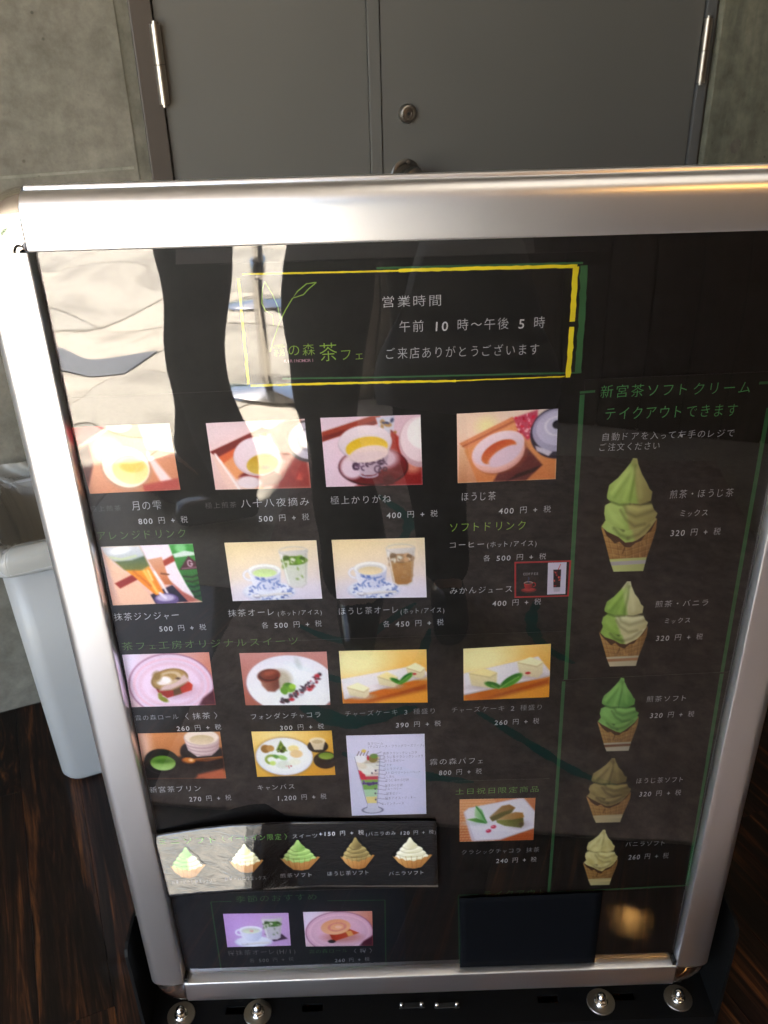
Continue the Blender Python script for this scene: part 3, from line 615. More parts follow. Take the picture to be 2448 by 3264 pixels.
# leafy shrubs and a dark slab standing in for a shadow on the sunlit paving
shad = link('shadow_slab', boxmesh('ic', (-.24, -.15, -.001), (.24, .15, .006), .004), mat('shadow_dark', (.05, .055, .07), .6)); shad.location = (-1.16, -2.72, 0); shad.rotation_euler[2] = R_(12); tag(shad, 'dark flat slab laid on the sunlit paving as a painted shadow', 'painted shadow')
M_leaf = mat('shrub_leaf', (.07, .13, .03), .5); M_bark = mat('shrub_bark', (.10, .07, .05), .8)
for i, (x, y, r_, lab) in enumerate(((-.85, -7.2, .55, 'round green shrub beyond the paving behind the steel posts'), (-2.4, -7.9, .7, 'larger green shrub at the far left edge of the paving'), (-4.4, -7.6, .6, 'green shrub by itself at the far corner of the paving'))):
    t = thing('shrub', (x, y, -.03), 0, label=lab, cat='shrub', group='shrubs beyond the paving')
    vs, fs = [], []
    for k in range(2600):
        d = rng.normal(size=3); d /= np.linalg.norm(d); rr = r_ * (rng.random() ** .35) * (1 + .22 * math.sin(d[0] * 7 + i) * math.sin(d[1] * 6)); c = d * rr * np.array([1, 1, .9]) + (0, 0, r_ * 1.1); a = rng.normal(size=3); a /= np.linalg.norm(a); b_ = np.cross(a, d); b_ /= np.linalg.norm(b_) + 1e-9; s_ = .035
        k0 = len(vs); vs += [c - a * s_, c + b_ * s_ * .5, c + a * s_, c - b_ * s_ * .5]; fs.append((k0, k0 + 1, k0 + 2, k0 + 3))
    fo = link('foliage', mesh('fo', vs, fs), M_leaf, t); tag(fo, kind='stuff')
    link('stem', lathe('st', [(.04, 0), (.03, r_ * .5), (.012, r_ * 1.1), (.0001, r_ * 1.2)], 10), M_bark, t, True)
#__PART3__
# ------------------------------------------------------------------ painter for the printed pictures (flat print)
class Cv:
    def __init__(s, w, h, c=(0, 0, 0)):
        s.w, s.h = w, h; s.a = np.ones((h, w, 3)) * np.array(c, float); s.m = np.zeros((h, w))
        s.X, s.Y = np.meshgrid(np.linspace(0, 1, w) * w, np.linspace(0, 1, h) * h)
    def put(s, m, c):
        m = m[..., None]; s.a = s.a * (1 - m) + (c if isinstance(c, np.ndarray) and c.ndim == 3 else np.array(c, float)) * m; s.m = np.maximum(s.m, m[..., 0])
    def grad(s, c0, c1, ang=90):
        t = np.cos(R_(ang)) * (s.X / s.w - .5) + np.sin(R_(ang)) * (s.Y / s.h - .5) + .5
        t = np.clip(t, 0, 1)[..., None]; s.a = np.array(c0) * (1 - t) + np.array(c1) * t; s.m[:] = 1; return s
    def ell(s, cx, cy, rx, ry, c, rot=0, soft=1.0, c2=None, ang=90, ring=0):
        x, y = s.X - cx * s.w, s.Y - cy * s.h; a = R_(rot); u = (x * math.cos(a) + y * math.sin(a)) / (rx * s.w); v = (-x * math.sin(a) + y * math.cos(a)) / (ry * s.h)
        r = np.sqrt(u * u + v * v); k = min(rx * s.w, ry * s.h); d = (r - 1) * k
        m = np.clip(.5 - d / soft, 0, 1)
        if ring: m = np.clip(.5 - (np.abs(d) - ring / 2) / soft, 0, 1)
        if c2 is not None:
            t = np.clip((np.cos(R_(ang)) * u + np.sin(R_(ang)) * v) * .5 + .5, 0, 1)[..., None]; c = np.array(c, float) * (1 - t) + np.array(c2, float) * t
        s.put(m, c); return s
    def poly(s, pts, c, soft=1.0, c2=None, ang=90):
        P = np.array(pts, float) * (s.w, s.h); ins = np.zeros_like(s.X, bool); D = np.full(s.X.shape, 1e9); n = len(P)
        for i in range(n):
            a, b = P[i], P[(i + 1) % n]; e = b - a; L = e @ e + 1e-9
            t = np.clip(((s.X - a[0]) * e[0] + (s.Y - a[1]) * e[1]) / L, 0, 1); D = np.minimum(D, np.hypot(s.X - a[0] - t * e[0], s.Y - a[1] - t * e[1]))
            c1 = (a[1] > s.Y) != (b[1] > s.Y); ins ^= c1 & (s.X < (b[0] - a[0]) * (s.Y - a[1]) / (b[1] - a[1] + 1e-9) + a[0])
        d = np.where(ins, -D, D); m = np.clip(.5 - d / soft, 0, 1)
        if c2 is not None:
            lo, hi = P.min(0), P.max(0); t = np.clip(np.cos(R_(ang)) * ((s.X - lo[0]) / (hi[0] - lo[0]) - .5) + np.sin(R_(ang)) * ((s.Y - lo[1]) / (hi[1] - lo[1]) - .5) + .5, 0, 1)[..., None]
            c = np.array(c, float) * (1 - t) + np.array(c2, float) * t
        s.put(m, c); return s
    def line(s, pts, w, c, soft=1.0, al=1.0):
        P = np.array(pts, float) * (s.w, s.h); D = np.full(s.X.shape, 1e9)
        for a, b in zip(P[:-1], P[1:]):
            e = b - a; L = e @ e + 1e-9; t = np.clip(((s.X - a[0]) * e[0] + (s.Y - a[1]) * e[1]) / L, 0, 1); D = np.minimum(D, np.hypot(s.X - a[0] - t * e[0], s.Y - a[1] - t * e[1]))
        s.put(np.clip(.5 - (D - w / 2) / soft, 0, 1) * al, c); return s
    def arc(s, cx, cy, rx, ry, a0, a1, w, c, soft=1.0, al=1.0, rot=0):
        q = R_(rot); return s.line([(cx + (rx * math.cos(t) * math.cos(q)) - (ry * math.sin(t) * math.sin(q)) * s.h / s.w, cy + (rx * math.cos(t) * math.sin(q)) * s.w / s.h + ry * math.sin(t) * math.cos(q)) for t in np.radians(np.linspace(a0, a1, 14))], w, c, soft, al)
    def blobs(s, n, x0, x1, y0, y1, r, cs, seed=0, soft=1.5, al=1.0):
        g = random.Random(seed)
        for _ in range(n):
            m0 = s.m.copy(); x, y = g.uniform(x0, x1), g.uniform(y0, y1); q = r * g.uniform(.5, 1.4); x_, y_ = s.X - x * s.w, s.Y - y * s.h; a = g.uniform(0, 3); u = x_ * math.cos(a) + y_ * math.sin(a); v = -x_ * math.sin(a) + y_ * math.cos(a)
            m = np.clip(.5 - (np.sqrt(u * u + (v * g.uniform(1, 2.5)) ** 2) - q * s.w) / soft, 0, 1) * al; s.put(m, g.choice(cs))
        return s
    def blur(s, k=1):
        for _ in range(k):
            p = np.pad(s.a, ((1, 1), (1, 1), (0, 0)), 'edge'); s.a = (p[:-2, 1:-1] + p[2:, 1:-1] + p[1:-1, :-2] + p[1:-1, 2:] + 2 * p[1:-1, 1:-1]) / 6
        return s
PG = .90
def print_obj(name, cv, quad, Y, par, label=None, masked=False, grain=3.0):
    """the picture as a fine coloured grid on the board plane; quad = photo corners TL TR BR BL"""
    w, h = cv.w, cv.h; A = [B(*q, Y) for q in quad]; u, v = np.meshgrid(np.linspace(0, 1, w), np.linspace(0, 1, h)); u, v = u[..., None], v[..., None]
    P = (A[0] * (1 - u) + A[1] * u) * (1 - v) + (A[3] * (1 - u) + A[2] * u) * v; P[..., 1] = Y
    idx = np.arange(w * h).reshape(h, w); F = np.stack([idx[:-1, :-1], idx[1:, :-1], idx[1:, 1:], idx[:-1, 1:]], -1).reshape(-1, 4)
    if masked:
        M = np.maximum.reduce([cv.m[:-1, :-1], cv.m[1:, :-1], cv.m[1:, 1:], cv.m[:-1, 1:]]).reshape(-1); F = F[M > .02]
    me = bpy.data.meshes.new(name); me.vertices.add(w * h); me.vertices.foreach_set('co', P.reshape(-1).astype(np.float32))
    me.loops.add(F.size); me.loops.foreach_set('vertex_index', F.reshape(-1).astype(np.int32)); me.polygons.add(len(F)); me.polygons.foreach_set('loop_start', (np.arange(len(F)) * 4).astype(np.int32)); me.update(calc_edges=True)
    a = np.clip(cv.a + rng.normal(size=cv.a.shape[:2] + (1,)) * grain, 0, 255); L = lin(a) * PG
    ca = me.color_attributes.new('print', 'FLOAT_COLOR', 'POINT'); ca.data.foreach_set('color', np.concatenate([L, np.ones((h, w, 1))], -1).reshape(-1).astype(np.float32))
    if masked:
        bm = bmesh.new(); bm.from_mesh(me); bmesh.ops.delete(bm, geom=[v_ for v_ in bm.verts if not v_.link_faces], context='VERTS'); bm.to_mesh(me); bm.free()
    me.materials.append(M_print); o = link(name, me, None, par); tag(o, label); return o

# ------------------------------------------------------------------ glyphs: each distinct character is meshed once
GL = {}
def need(chars):
    todo = [c for c in dict.fromkeys(chars) if c not in GL and c not in ' \u3000']
    obs = []
    for c in todo:
        cu = bpy.data.curves.new('g', 'FONT'); cu.body = c; cu.size = 1; cu.resolution_u = 3; cu.fill_mode = 'FRONT' if False else 'BOTH'
        cu.offset = .004 if c in '0123456789,+COFEKIRNMH' else -.012
        o = bpy.data.objects.new('g', cu); COL.objects.link(o); obs.append((c, o, cu))
    dg = bpy.context.evaluated_depsgraph_get(); dg.update()
    for c, o, cu in obs:
        me = o.evaluated_get(dg).to_mesh(); V = np.array([v.co[:2] for v in me.vertices]); F = [tuple(p.vertices) for p in me.polygons]
        o.evaluated_get(dg).to_mesh_clear(); bpy.data.objects.remove(o); bpy.data.curves.remove(cu)
        if len(V):
            x0, x1 = V[:, 0].min(), V[:, 0].max(); asc = ord(c) < 256
            GL[c] = (V - [(x0 + x1) / 2, 0.0], F, asc)
        else: GL[c] = (np.zeros((0, 2)), [], True)
SMALL = 'ャュョッェィァォっ'
def text(s, xl, xr, yb, h, ink, par, Y, name='printed_text', slant=.0, rise=.045):
    """one printed line: s between photo columns xl..xr with its baseline starting at row yb, character height h (photo px)"""
    need(s)
    a = B(xl, yb, Y); top = B(xl, yb - h, Y); Hh = (top[2] - a[2]); r = B(xr, yb - (xr - xl) * .022, Y); Wd = r[0] - a[0]
    adv = [(.62 if ord(c) < 256 and c != ' ' else .55 if c == ' ' else .80 if c in SMALL else 1.0) for c in s]
    adv = [.42 if c in '()/,' else q for c, q in zip(s, adv)]
    unit = Wd / sum(adv); k = Hh / .86; kx = min(k * 1.08, unit * .90); vs, fs = [], []; x = 0
    for c, q in zip(s, adv):
        if c not in ' \u3000' and len(GL[c][0]):
            V, F, asc = GL[c]; m = np.zeros((len(V), 3)); sc = .82 if c in SMALL else 1.0
            ax = kx * sc * (1.12 if asc and c.isdigit() else 1.0); az = k * sc * (.98 if asc else .95)
            gx_, gz_ = V[:, 0] * ax, (V[:, 1] + (.0 if asc else .06)) * az
            jit = 0 if asc else rng.normal() * .015
            m[:, 0] = a[0] + (x + q / 2) * unit + gx_ + gz_ * (slant + (.05 if asc and c.isdigit() else 0)); m[:, 2] = a[2] + gz_ + gx_ * (0 if asc else rise + jit); m[:, 1] = Y
            b = len(vs); vs += m.tolist(); fs += [tuple(i + b for i in f) for f in F]
        x += q
    return link(name, mesh('text', vs, fs), M_ink[ink] if isinstance(ink, str) else ink, par)
def flat(name, pts, m, par, Y):
    P = [B(*p, Y) for p in pts]; return link(name, mesh(name, P, [tuple(range(len(P)))]), m, par)
def sheet(name, quad, Y, m, label, cat='sheet', group=None, curl=0.0, n=16, top=None, par=None):
    """a sheet of paper 0.15 mm thick, slightly wavy, with a pale cut edge"""
    A = [B(*q, Y) for q in quad]; u, v = np.meshgrid(np.linspace(0, 1, n), np.linspace(0, 1, n)); u, v = u[..., None], v[..., None]
    P = (A[0] * (1 - u) + A[1] * u) * (1 - v) + (A[3] * (1 - u) + A[2] * u) * v; P[..., 1] = Y
    vs = P.reshape(-1, 3); Bk = vs.copy(); Bk[:, 1] += .00018; idx = np.arange(n * n).reshape(n, n)
    F = [tuple(f) for f in np.stack([idx[:-1, :-1], idx[1:, :-1], idx[1:, 1:], idx[:-1, 1:]], -1).reshape(-1, 4)]
    ring = list(idx[0]) + list(idx[1:, -1]) + list(idx[-1, ::-1][1:]) + list(idx[::-1, 0][1:-1]); K = n * n; k0 = len(F)
    F += [(ring[i], ring[(i + 1) % len(ring)], ring[(i + 1) % len(ring)] + K, ring[i] + K) for i in range(len(ring))]
    o = link(name, mesh(name, np.concatenate([vs, Bk]), F), m); o.data.materials.append(M_edge)
    for p in o.data.polygons[k0:]: p.material_index = 1
    tag(o, label, cat, group); return o
def strip_line(name, pts, w_, m, par, Y, ragged=0.0):
    """a printed rule between photo points, width in photo px"""
    P = [B(*p, Y) for p in pts]; vs, fs = [], []; dense_ = []
    for a, b in zip(P[:-1], P[1:]):
        k = max(1, int(np.linalg.norm(b - a) / .004)) if ragged else 1
        dense_ += [a + (b - a) * i / k for i in range(k)]
    dense_.append(P[-1]); q0, q1 = np.array(pts[0], float), np.array(pts[0], float) + (1, 0); wm = w_ * abs(B(*q1, Y)[0] - B(*q0, Y)[0]) * .92
    for i, p in enumerate(dense_):
        q, o_ = dense_[min(i + 1, len(dense_) - 1)], dense_[max(i - 1, 0)]; t = q - o_; t = t / (np.linalg.norm(t) + 1e-12); nn = np.array([-t[2], 0, t[0]])
        e0, e1 = (rng.normal() * ragged * wm, rng.normal() * ragged * wm) if ragged else (0, 0)
        vs += [p - nn * (wm / 2 + e0), p + nn * (wm / 2 + e1)]
    fs = [(2 * i, 2 * i + 1, 2 * i + 3, 2 * i + 2) for i in range(len(dense_) - 1)]
    return link(name, mesh(name, vs, fs), m, par)

# ------------------------------------------------------------------ the pictures
def cup_set(cv, tea, glass, pink=False):
    w, bl = (236, 234, 244), (96, 120, 190)
    cv.ell(.42, .86, .29, .17, (206, 208, 228), soft=2).ell(.42, .84, .28, .155, (232, 234, 246), soft=2)
    g = random.Random(5)
    for _ in range(70):
        a = g.uniform(0, 6.28); r = g.uniform(.55, .97); x, y = .42 + .28 * r * math.cos(a), .84 + .155 * r * math.sin(a)
        if not pink: cv.line([(x, y), (x + g.uniform(-.03, .03), y + g.uniform(-.025, .025))], g.uniform(.8, 2.2), bl if g.random() < .7 else (60, 76, 150), 1.2, .75)
    cv.arc(.235, .56, .075, .085, 60, 290, 3.2, (222, 220, 236)).arc(.235, .56, .075, .085, 100, 260, 1.2, (250, 248, 252))
    cv.poly([(.215, .50), (.575, .50), (.555, .70), (.50, .82), (.42, .85), (.34, .83), (.25, .72)], (238, 238, 248), 1.5, (196, 200, 226), 0)
    if not pink:
        for _ in range(34):
            x, y = g.uniform(.28, .55), g.uniform(.58, .8); cv.line([(x, y), (x + g.uniform(-.04, .04), y + g.uniform(-.02, .05))], g.uniform(1, 2.6), bl, 1.2, .7)
    cv.ell(.395, .49, .18, .115, (214, 214, 230)).ell(.395, .485, .176, .108, (246, 246, 252)).ell(.395, .505, .15, .088, (218, 216, 220)).ell(.395, .525, .13, .070, tea, c2=tuple(min(255, c * 1.12) for c in tea))
    if pink: cv.blobs(8, .37, .43, .5, .55, .012, [(226, 150, 150), (240, 190, 180)], 3)
    # the glass
    top, mid, low = glass
    cv.poly([(.575, .17), (.895, .15), (.85, .74), (.80, .80), (.68, .80), (.63, .74)], (226, 220, 222), 1.5, (205, 202, 205), 0)
    cv.poly([(.60, .32), (.88, .30), (.845, .72), (.79, .77), (.69, .77), (.64, .72)], mid, 1.5, low)
    cv.blobs(16, .62, .85, .3, .68, .03, [mid, low, top], 4, 3, .6)
    cv.ell(.738, .33, .142, .075, tuple(c * .8 for c in top)).ell(.738, .32, .138, .068, top)
    cv.blobs(14, .64, .84, .27, .37, .028, [(235, 235, 225), tuple(min(255, c * 1.2) for c in top), tuple(c * .7 for c in top)], 9, 2, .8)
    cv.arc(.737, .17, .16, .075, 0, 360, 1.2, (205, 200, 200), 1, .9); cv.line([(.60, .22), (.65, .72)], 1.5, (250, 250, 250), 1.2, .8).line([(.87, .22), (.835, .7)], 1, (180, 172, 170), 1.2, .7)
    cv.line([(.30, .93), (.47, .90), (.66, .89)], 3, (206, 200, 200), 1.5).line([(.30, .925), (.47, .893), (.66, .883)], 1, (248, 246, 246), 1).ell(.28, .92, .05, .032, (190, 186, 196)).ell(.275, .912, .035, .02, (240, 238, 244))
    return cv
def ph_cup1():
    c = Cv(120, 84).grad((228, 176, 140), (206, 142, 112), 70)
    c.poly([(0, 0), (.36, 0), (0, .30)], (196, 34, 62)).line([(0, .30), (.42, 0)], 3, (246, 226, 214), 1.5).poly([(0, .34), (.12, .25), (.12, .55), (0, .9)], (96, 30, 34), 3)
    c.ell(.48, .0, .13, .1, (250, 240, 232)).poly([(.68, 0), (1, 0), (1, .42), (.72, .36)], (252, 250, 250), 3).poly([(.72, .4), (.86, .7), (.98, .95), (.84, 1), (.7, .5)], (246, 226, 230), 4)
    c.ell(.30, .34, .16, .2, (240, 214, 186), soft=6).ell(.46, .64, .27, .33, (196, 150, 126), soft=3).ell(.46, .62, .25, .31, (250, 244, 232)).ell(.5, .66, .19, .22, (236, 214, 140), c2=(248, 238, 186)).ell(.53, .60, .13, .10, (226, 198, 100), soft=3)
    return c.poly([(.6, .9), (1, .82), (1, 1), (.6, 1)], (186, 92, 88), 3).blur()
def ph_cup2():
    c = Cv(120, 84).grad((236, 214, 220), (226, 186, 176), 60)
    c.poly([(0, .42), (.62, .06), (.66, .16), (.1, .56)], (126, 22, 22)).poly([(.08, .50), (.60, .15), (.60, .24), (.12, .62)], (214, 108, 60), 2).poly([(0, .44), (.10, .55), (.30, 1), (.13, 1)], (236, 204, 196), 2).line([(.05, .46), (.25, 1)], 3, (250, 240, 240), 2).poly([(.12, .6), (.58, .2), (.62, .4), (.5, 1), (.3, 1)], (226, 160, 112), 3)
    c.poly([(.62, .1), (.85, 0), (.95, 0), (1, .8), (1, 1), (.6, 1), (.75, .6)], (178, 60, 50), 5, (150, 44, 40)).ell(.63, .02, .1, .1, (248, 240, 244)).blobs(12, .66, .9, .1, .9, .05, [(206, 70, 58), (150, 34, 34), (222, 120, 96)], 2, 5, .7)
    c.poly([(.52, .2), (.64, .25), (.66, .45), (.6, .5)], (250, 240, 244), 3)
    c.ell(1.02, .32, .235, .30, (70, 66, 74)).ell(1.02, .31, .205, .265, (204, 198, 214)).ell(1.03, .30, .13, .17, (160, 156, 172)).ell(1.04, .29, .11, .14, (226, 222, 236))
    c.ell(.48, .84, .22, .13, (120, 28, 30), soft=2).ell(.36, .90, .13, .10, (234, 222, 230), soft=3).poly([(.27, .55), (.73, .40), (.62, .78), (.5, .84), (.38, .8)], (176, 60, 56), 2)
    c.ell(.475, .52, .245, .285, (208, 190, 200), -6).ell(.475, .50, .235, .27, (238, 224, 234), -6, c2=(222, 204, 216)).ell(.52, .63, .165, .145, (192, 158, 40), -10, c2=(214, 190, 92)).ell(.55, .68, .05, .035, (150, 116, 20), soft=4)
    return c.blur()
def ph_cup3():
    c = Cv(120, 84).grad((232, 212, 228), (222, 188, 204), 20)
    c.poly([(0, .20), (.5, .0), (.60, 0), (.58, .1), (0, .34)], (164, 66, 44)).poly([(0, .26), (.55, .06), (.56, .11), (0, .33)], (130, 40, 30))
    c.poly([(.55, .02), (.74, 0), (.72, .28), (.60, .26)], (206, 208, 226)).blobs(9, .58, .74, .06, .27, .03, [(66, 106, 190), (180, 140, 90), (60, 70, 110)], 4, 2)
    c.poly([(.70, .2), (1, .6), (1, 1), (.3, 1), (.62, .8)], (172, 62, 46), 3, (146, 40, 44)).ell(.90, .72, .09, .10, (222, 150, 130), soft=8)
    c.ell(.985, .38, .215, .36, (206, 176, 188)).ell(.99, .34, .20, .32, (238, 222, 230)).ell(1.02, .26, .16, .22, (250, 244, 248))
    c.ell(.50, .72, .36, .285, (70, 22, 30)).ell(.50, .71, .345, .27, (130, 40, 42), c2=(110, 26, 34)).ell(.28, .72, .12, .17, (226, 206, 222), 20, 5).ell(.62, .60, .14, .14, (214, 190, 206), 0, 7).blobs(5, .3, .7, .85, .97, .05, [(150, 60, 60), (90, 20, 28)], 2, 4)
    c.poly([(.24, .52), (.68, .44), (.64, .66), (.56, .80), (.50, .84), (.40, .84), (.35, .78), (.28, .66)], (214, 196, 214), 1.3, (176, 156, 176), 0)
    g = random.Random(3)
    for _ in range(26):
        x, y = g.uniform(.30, .64), g.uniform(.56, .78); c.arc(x, y, g.uniform(.015, .04), g.uniform(.02, .05), g.uniform(0, 200), g.uniform(200, 400), g.uniform(1, 2.2), (66, 40, 66), 1.1, .85)
    c.arc(.45, .83, .09, .04, 0, 180, 2, (196, 190, 214)).ell(.43, .37, .275, .245, (196, 182, 198), -4).ell(.43, .355, .268, .235, (236, 226, 236), -4, c2=(212, 200, 214)).ell(.445, .44, .215, .155, (212, 180, 34), -6, c2=(236, 206, 70)).ell(.465, .53, .20, .12, (232, 214, 212), -8, 1.6).ell(.43, .56, .2, .07, (224, 206, 212), -6, 3)
    return c.blur()
def ph_cup4():
    c = Cv(120, 84).grad((246, 214, 200), (250, 238, 226), 0).ell(.1, .1, .3, .3, (250, 222, 206), soft=22).ell(.3, .2, .1, .12, (252, 240, 190), soft=12)
    c.poly([(.02, .42), (.55, .08), (.60, .16), (.08, .52)], (224, 152, 110)).line([(.05, .47), (.57, .14)], 1.5, (176, 96, 66)).poly([(.02, .44), (.08, .50), (.22, 1), (0, 1)], (240, 206, 176), 2, (206, 150, 116)).poly([(.07, .52), (.6, .16), (.8, .3), (1, .7), (1, 1), (.2, 1)], (234, 176, 124), 2, (214, 140, 88))
    c.poly([(.56, .10), (.80, .0), (.80, .34), (.70, .42), (.60, .24)], (206, 90, 116), 2).blobs(60, .58, .8, .06, .38, .012, [(250, 210, 220), (226, 40, 76), (190, 30, 60)], 6, 1.2)
    c.poly([(.42, .86), (.70, .52), (.86, .78), (.70, 1), (.36, 1)], (112, 56, 54), 2).poly([(.6, .9), (.86, .78), (.78, .88), (.5, 1)], (60, 26, 30), 2)
    c.ell(1.0, .34, .27, .36, (52, 44, 66)).ell(1.0, .30, .25, .30, (178, 176, 206)).ell(1.0, .27, .21, .24, (206, 204, 228)).ell(1.0, .24, .12, .13, (232, 230, 244), ring=2).ell(1.0, .22, .05, .06, (40, 36, 50)).poly([(.78, .5), (.96, .60), (.92, .66), (.80, .58)], (214, 210, 226))
    c.ell(.45, .62, .25, .25, (150, 80, 60), -18, 6).ell(.42, .60, .265, .26, (226, 176, 168), -18).ell(.41, .57, .27, .25, (242, 208, 204), -18, c2=(236, 196, 190)).ell(.41, .52, .275, .225, (236, 214, 228), -20).ell(.41, .51, .262, .21, (242, 230, 242), -20, c2=(222, 208, 226)).ell(.42, .57, .19, .145, (196, 84, 36), -26, c2=(224, 150, 90)).ell(.48, .63, .185, .115, (228, 210, 228), -28, 2)
    return c.blur()
def ph_ginger():
    c = Cv(120, 80).grad((226, 208, 222), (232, 190, 170), 90)
    c.poly([(.0, .05), (.12, .30), (.30, .55), (.5, 1), (.1, 1)], (238, 200, 178), 4).poly([(.44, 0), (.76, 0), (.97, .96), (.80, .96), (.66, .60), (.48, .28)], (244, 232, 244), 2)
    c.poly([(.07, .62), (.30, .47), (.34, .56), (.12, .71)], (150, 44, 32), 1.5).poly([(.62, .28), (.79, .16), (.81, .25), (.64, .37)], (170, 56, 38), 1.5).poly([(.69, .62), (.80, .80), (.97, .97), (.80, 1)], (190, 110, 100), 3)
    c.poly([(.44, .84), (.70, .68), (.84, .98), (.48, 1)], (40, 24, 58), 1.5)
    c.poly([(.48, .24), (.64, .20), (.67, .55), (.71, .68), (.62, .67), (.55, .45)], (220, 172, 146), 1.5, (196, 118, 72)).line([(.60, .48), (.68, .50)], 2, (110, 60, 36)).line([(.53, .45), (.60, .70), (.64, .86)], 3, (250, 244, 250), 2)
    c.poly([(.02, 0), (.42, 0), (.49, .38), (.60, .84), (.50, .85), (.30, .52), (.12, .26)], (240, 178, 74), 1.5, (232, 140, 30))
    c.line([(.40, .36), (.52, .80)], 4, (252, 214, 120), 3, .9).line([(.30, .42), (.46, .68)], 3, (206, 116, 20), 3, .7).line([(.46, .42), (.49, .58)], 3, (255, 236, 170), 2, .8)
    c.poly([(.10, .22), (.44, .12), (.485, .34), (.40, .41), (.21, .40)], (74, 108, 106), 3, (120, 128, 60)).poly([(.01, 0), (.42, 0), (.455, .17), (.30, .24), (.12, .25), (.03, .12)], (222, 222, 232), 2.5, (190, 198, 204)).ell(.20, .07, .12, .06, (248, 248, 252), -10, 3).line([(.08, .18), (.2, .22), (.36, .17)], 2.5, (206, 216, 176), 2)
    c.ell(.61, .93, .135, .11, (110, 92, 146), 0, 1.5).ell(.60, .90, .10, .06, (198, 188, 222), 0, 2).line([(.55, .82), (.60, .90)], 4, (236, 230, 246), 2)
    c.poly([(.74, 0), (1.01, 0), (1.01, 1), (.93, .93), (.86, .70), (.79, .40)], (72, 168, 78), 1.5, (30, 84, 36)).ell(.86, .06, .06, .08, (140, 214, 146), 0, 4)
    for y in (.54, .62, .71, .80, .89): c.line([(.83 + (y - .5) * .25, y), (.93, y + .02), (1, y - .01)], 2.6, (22, 60, 30), 1.2)
    c.poly([(.765, .16), (.90, .11), (1, .14), (1, .19), (.78, .22)], (226, 236, 234), 1.2).poly([(.93, .20), (1.03, .34), (1.03, .42), (.81, .43)], (88, 24, 54), 1.2).arc(.935, .325, .024, .05, 20, 330, 1.4, (236, 214, 226)).line([(.94, .33), (.962, .33)], 1.3, (236, 214, 226)).line([(.84, .41), (1, .395)], 1, (206, 176, 196), 1, .8)
    return c.blur()
def plate_bg(c, pl=(226, 206, 226)):
    c.ell(.51, .60, .50, .60, (160, 110, 140), -4, 2).ell(.51, .60, .485, .58, pl, -4, 1.5).ell(.51, .59, .435, .49, (232, 196, 214), -4, ring=3).ell(.51, .59, .38, .42, (224, 190, 208), -4, 4).ell(.51, .59, .35, .38, tuple(min(255, v + 6) for v in pl), -4, 5); return c
def ph_roll(pink=False):
    c = Cv(120, 80).grad((236, 224, 244), (206, 130, 104), 20); plate_bg(c, (228, 208, 228) if not pink else (222, 184, 206))
    c.poly([(.86, .86), (1, .7), (1, 1), (.8, 1)], (90, 40, 60), 4)
    if not pink:
        c.ell(.56, .70, .24, .14, (206, 170, 190), soft=9).poly([(.30, .56), (.70, .50), (.76, .60), (.74, .70), (.44, .84), (.34, .72)], (138, 38, 30), 1.5, (196, 66, 34), 0).poly([(.52, .62), (.60, .60), (.62, .76), (.52, .80)], (104, 76, 34), 2)
        c.ell(.50, .49, .225, .20, (128, 100, 60), -14).ell(.50, .48, .21, .18, (176, 146, 92), -14, 3).poly([(.40, .62), (.68, .40), (.74, .52), (.5, .68), (.36, .70)], (214, 190, 190), 4)
        c.ell(.49, .46, .13, .10, (206, 186, 152), -14, ring=3).ell(.445, .50, .075, .075, (252, 248, 250), 0, 3).ell(.40, .55, .05, .04, (244, 236, 236), soft=3).ell(.60, .47, .025, .02, (70, 50, 40), soft=2).ell(.36, .42, .05, .09, (150, 124, 70), 20, 5).ell(.39, .86, .06, .045, (134, 142, 40), 30, 2).ell(.36, .78, .025, .05, (150, 150, 60), -10, 2)
    else:
        c.ell(.55, .74, .28, .14, (206, 150, 150), soft=8).poly([(.34, .58), (.66, .50), (.80, .62), (.42, .86)], (170, 64, 44), 2, (196, 90, 50), 0).poly([(.60, .58), (.68, .55), (.72, .68), (.64, .72)], (226, 176, 110), 2).ell(.46, .44, .22, .22, (226, 168, 130), -10, 2, (238, 196, 160)).ell(.48, .44, .12, .11, (220, 150, 140), -10, ring=3).ell(.5, .44, .05, .045, (240, 200, 180)).ell(.39, .86, .055, .05, (36, 34, 38), 0, 2)
    return c.blur()
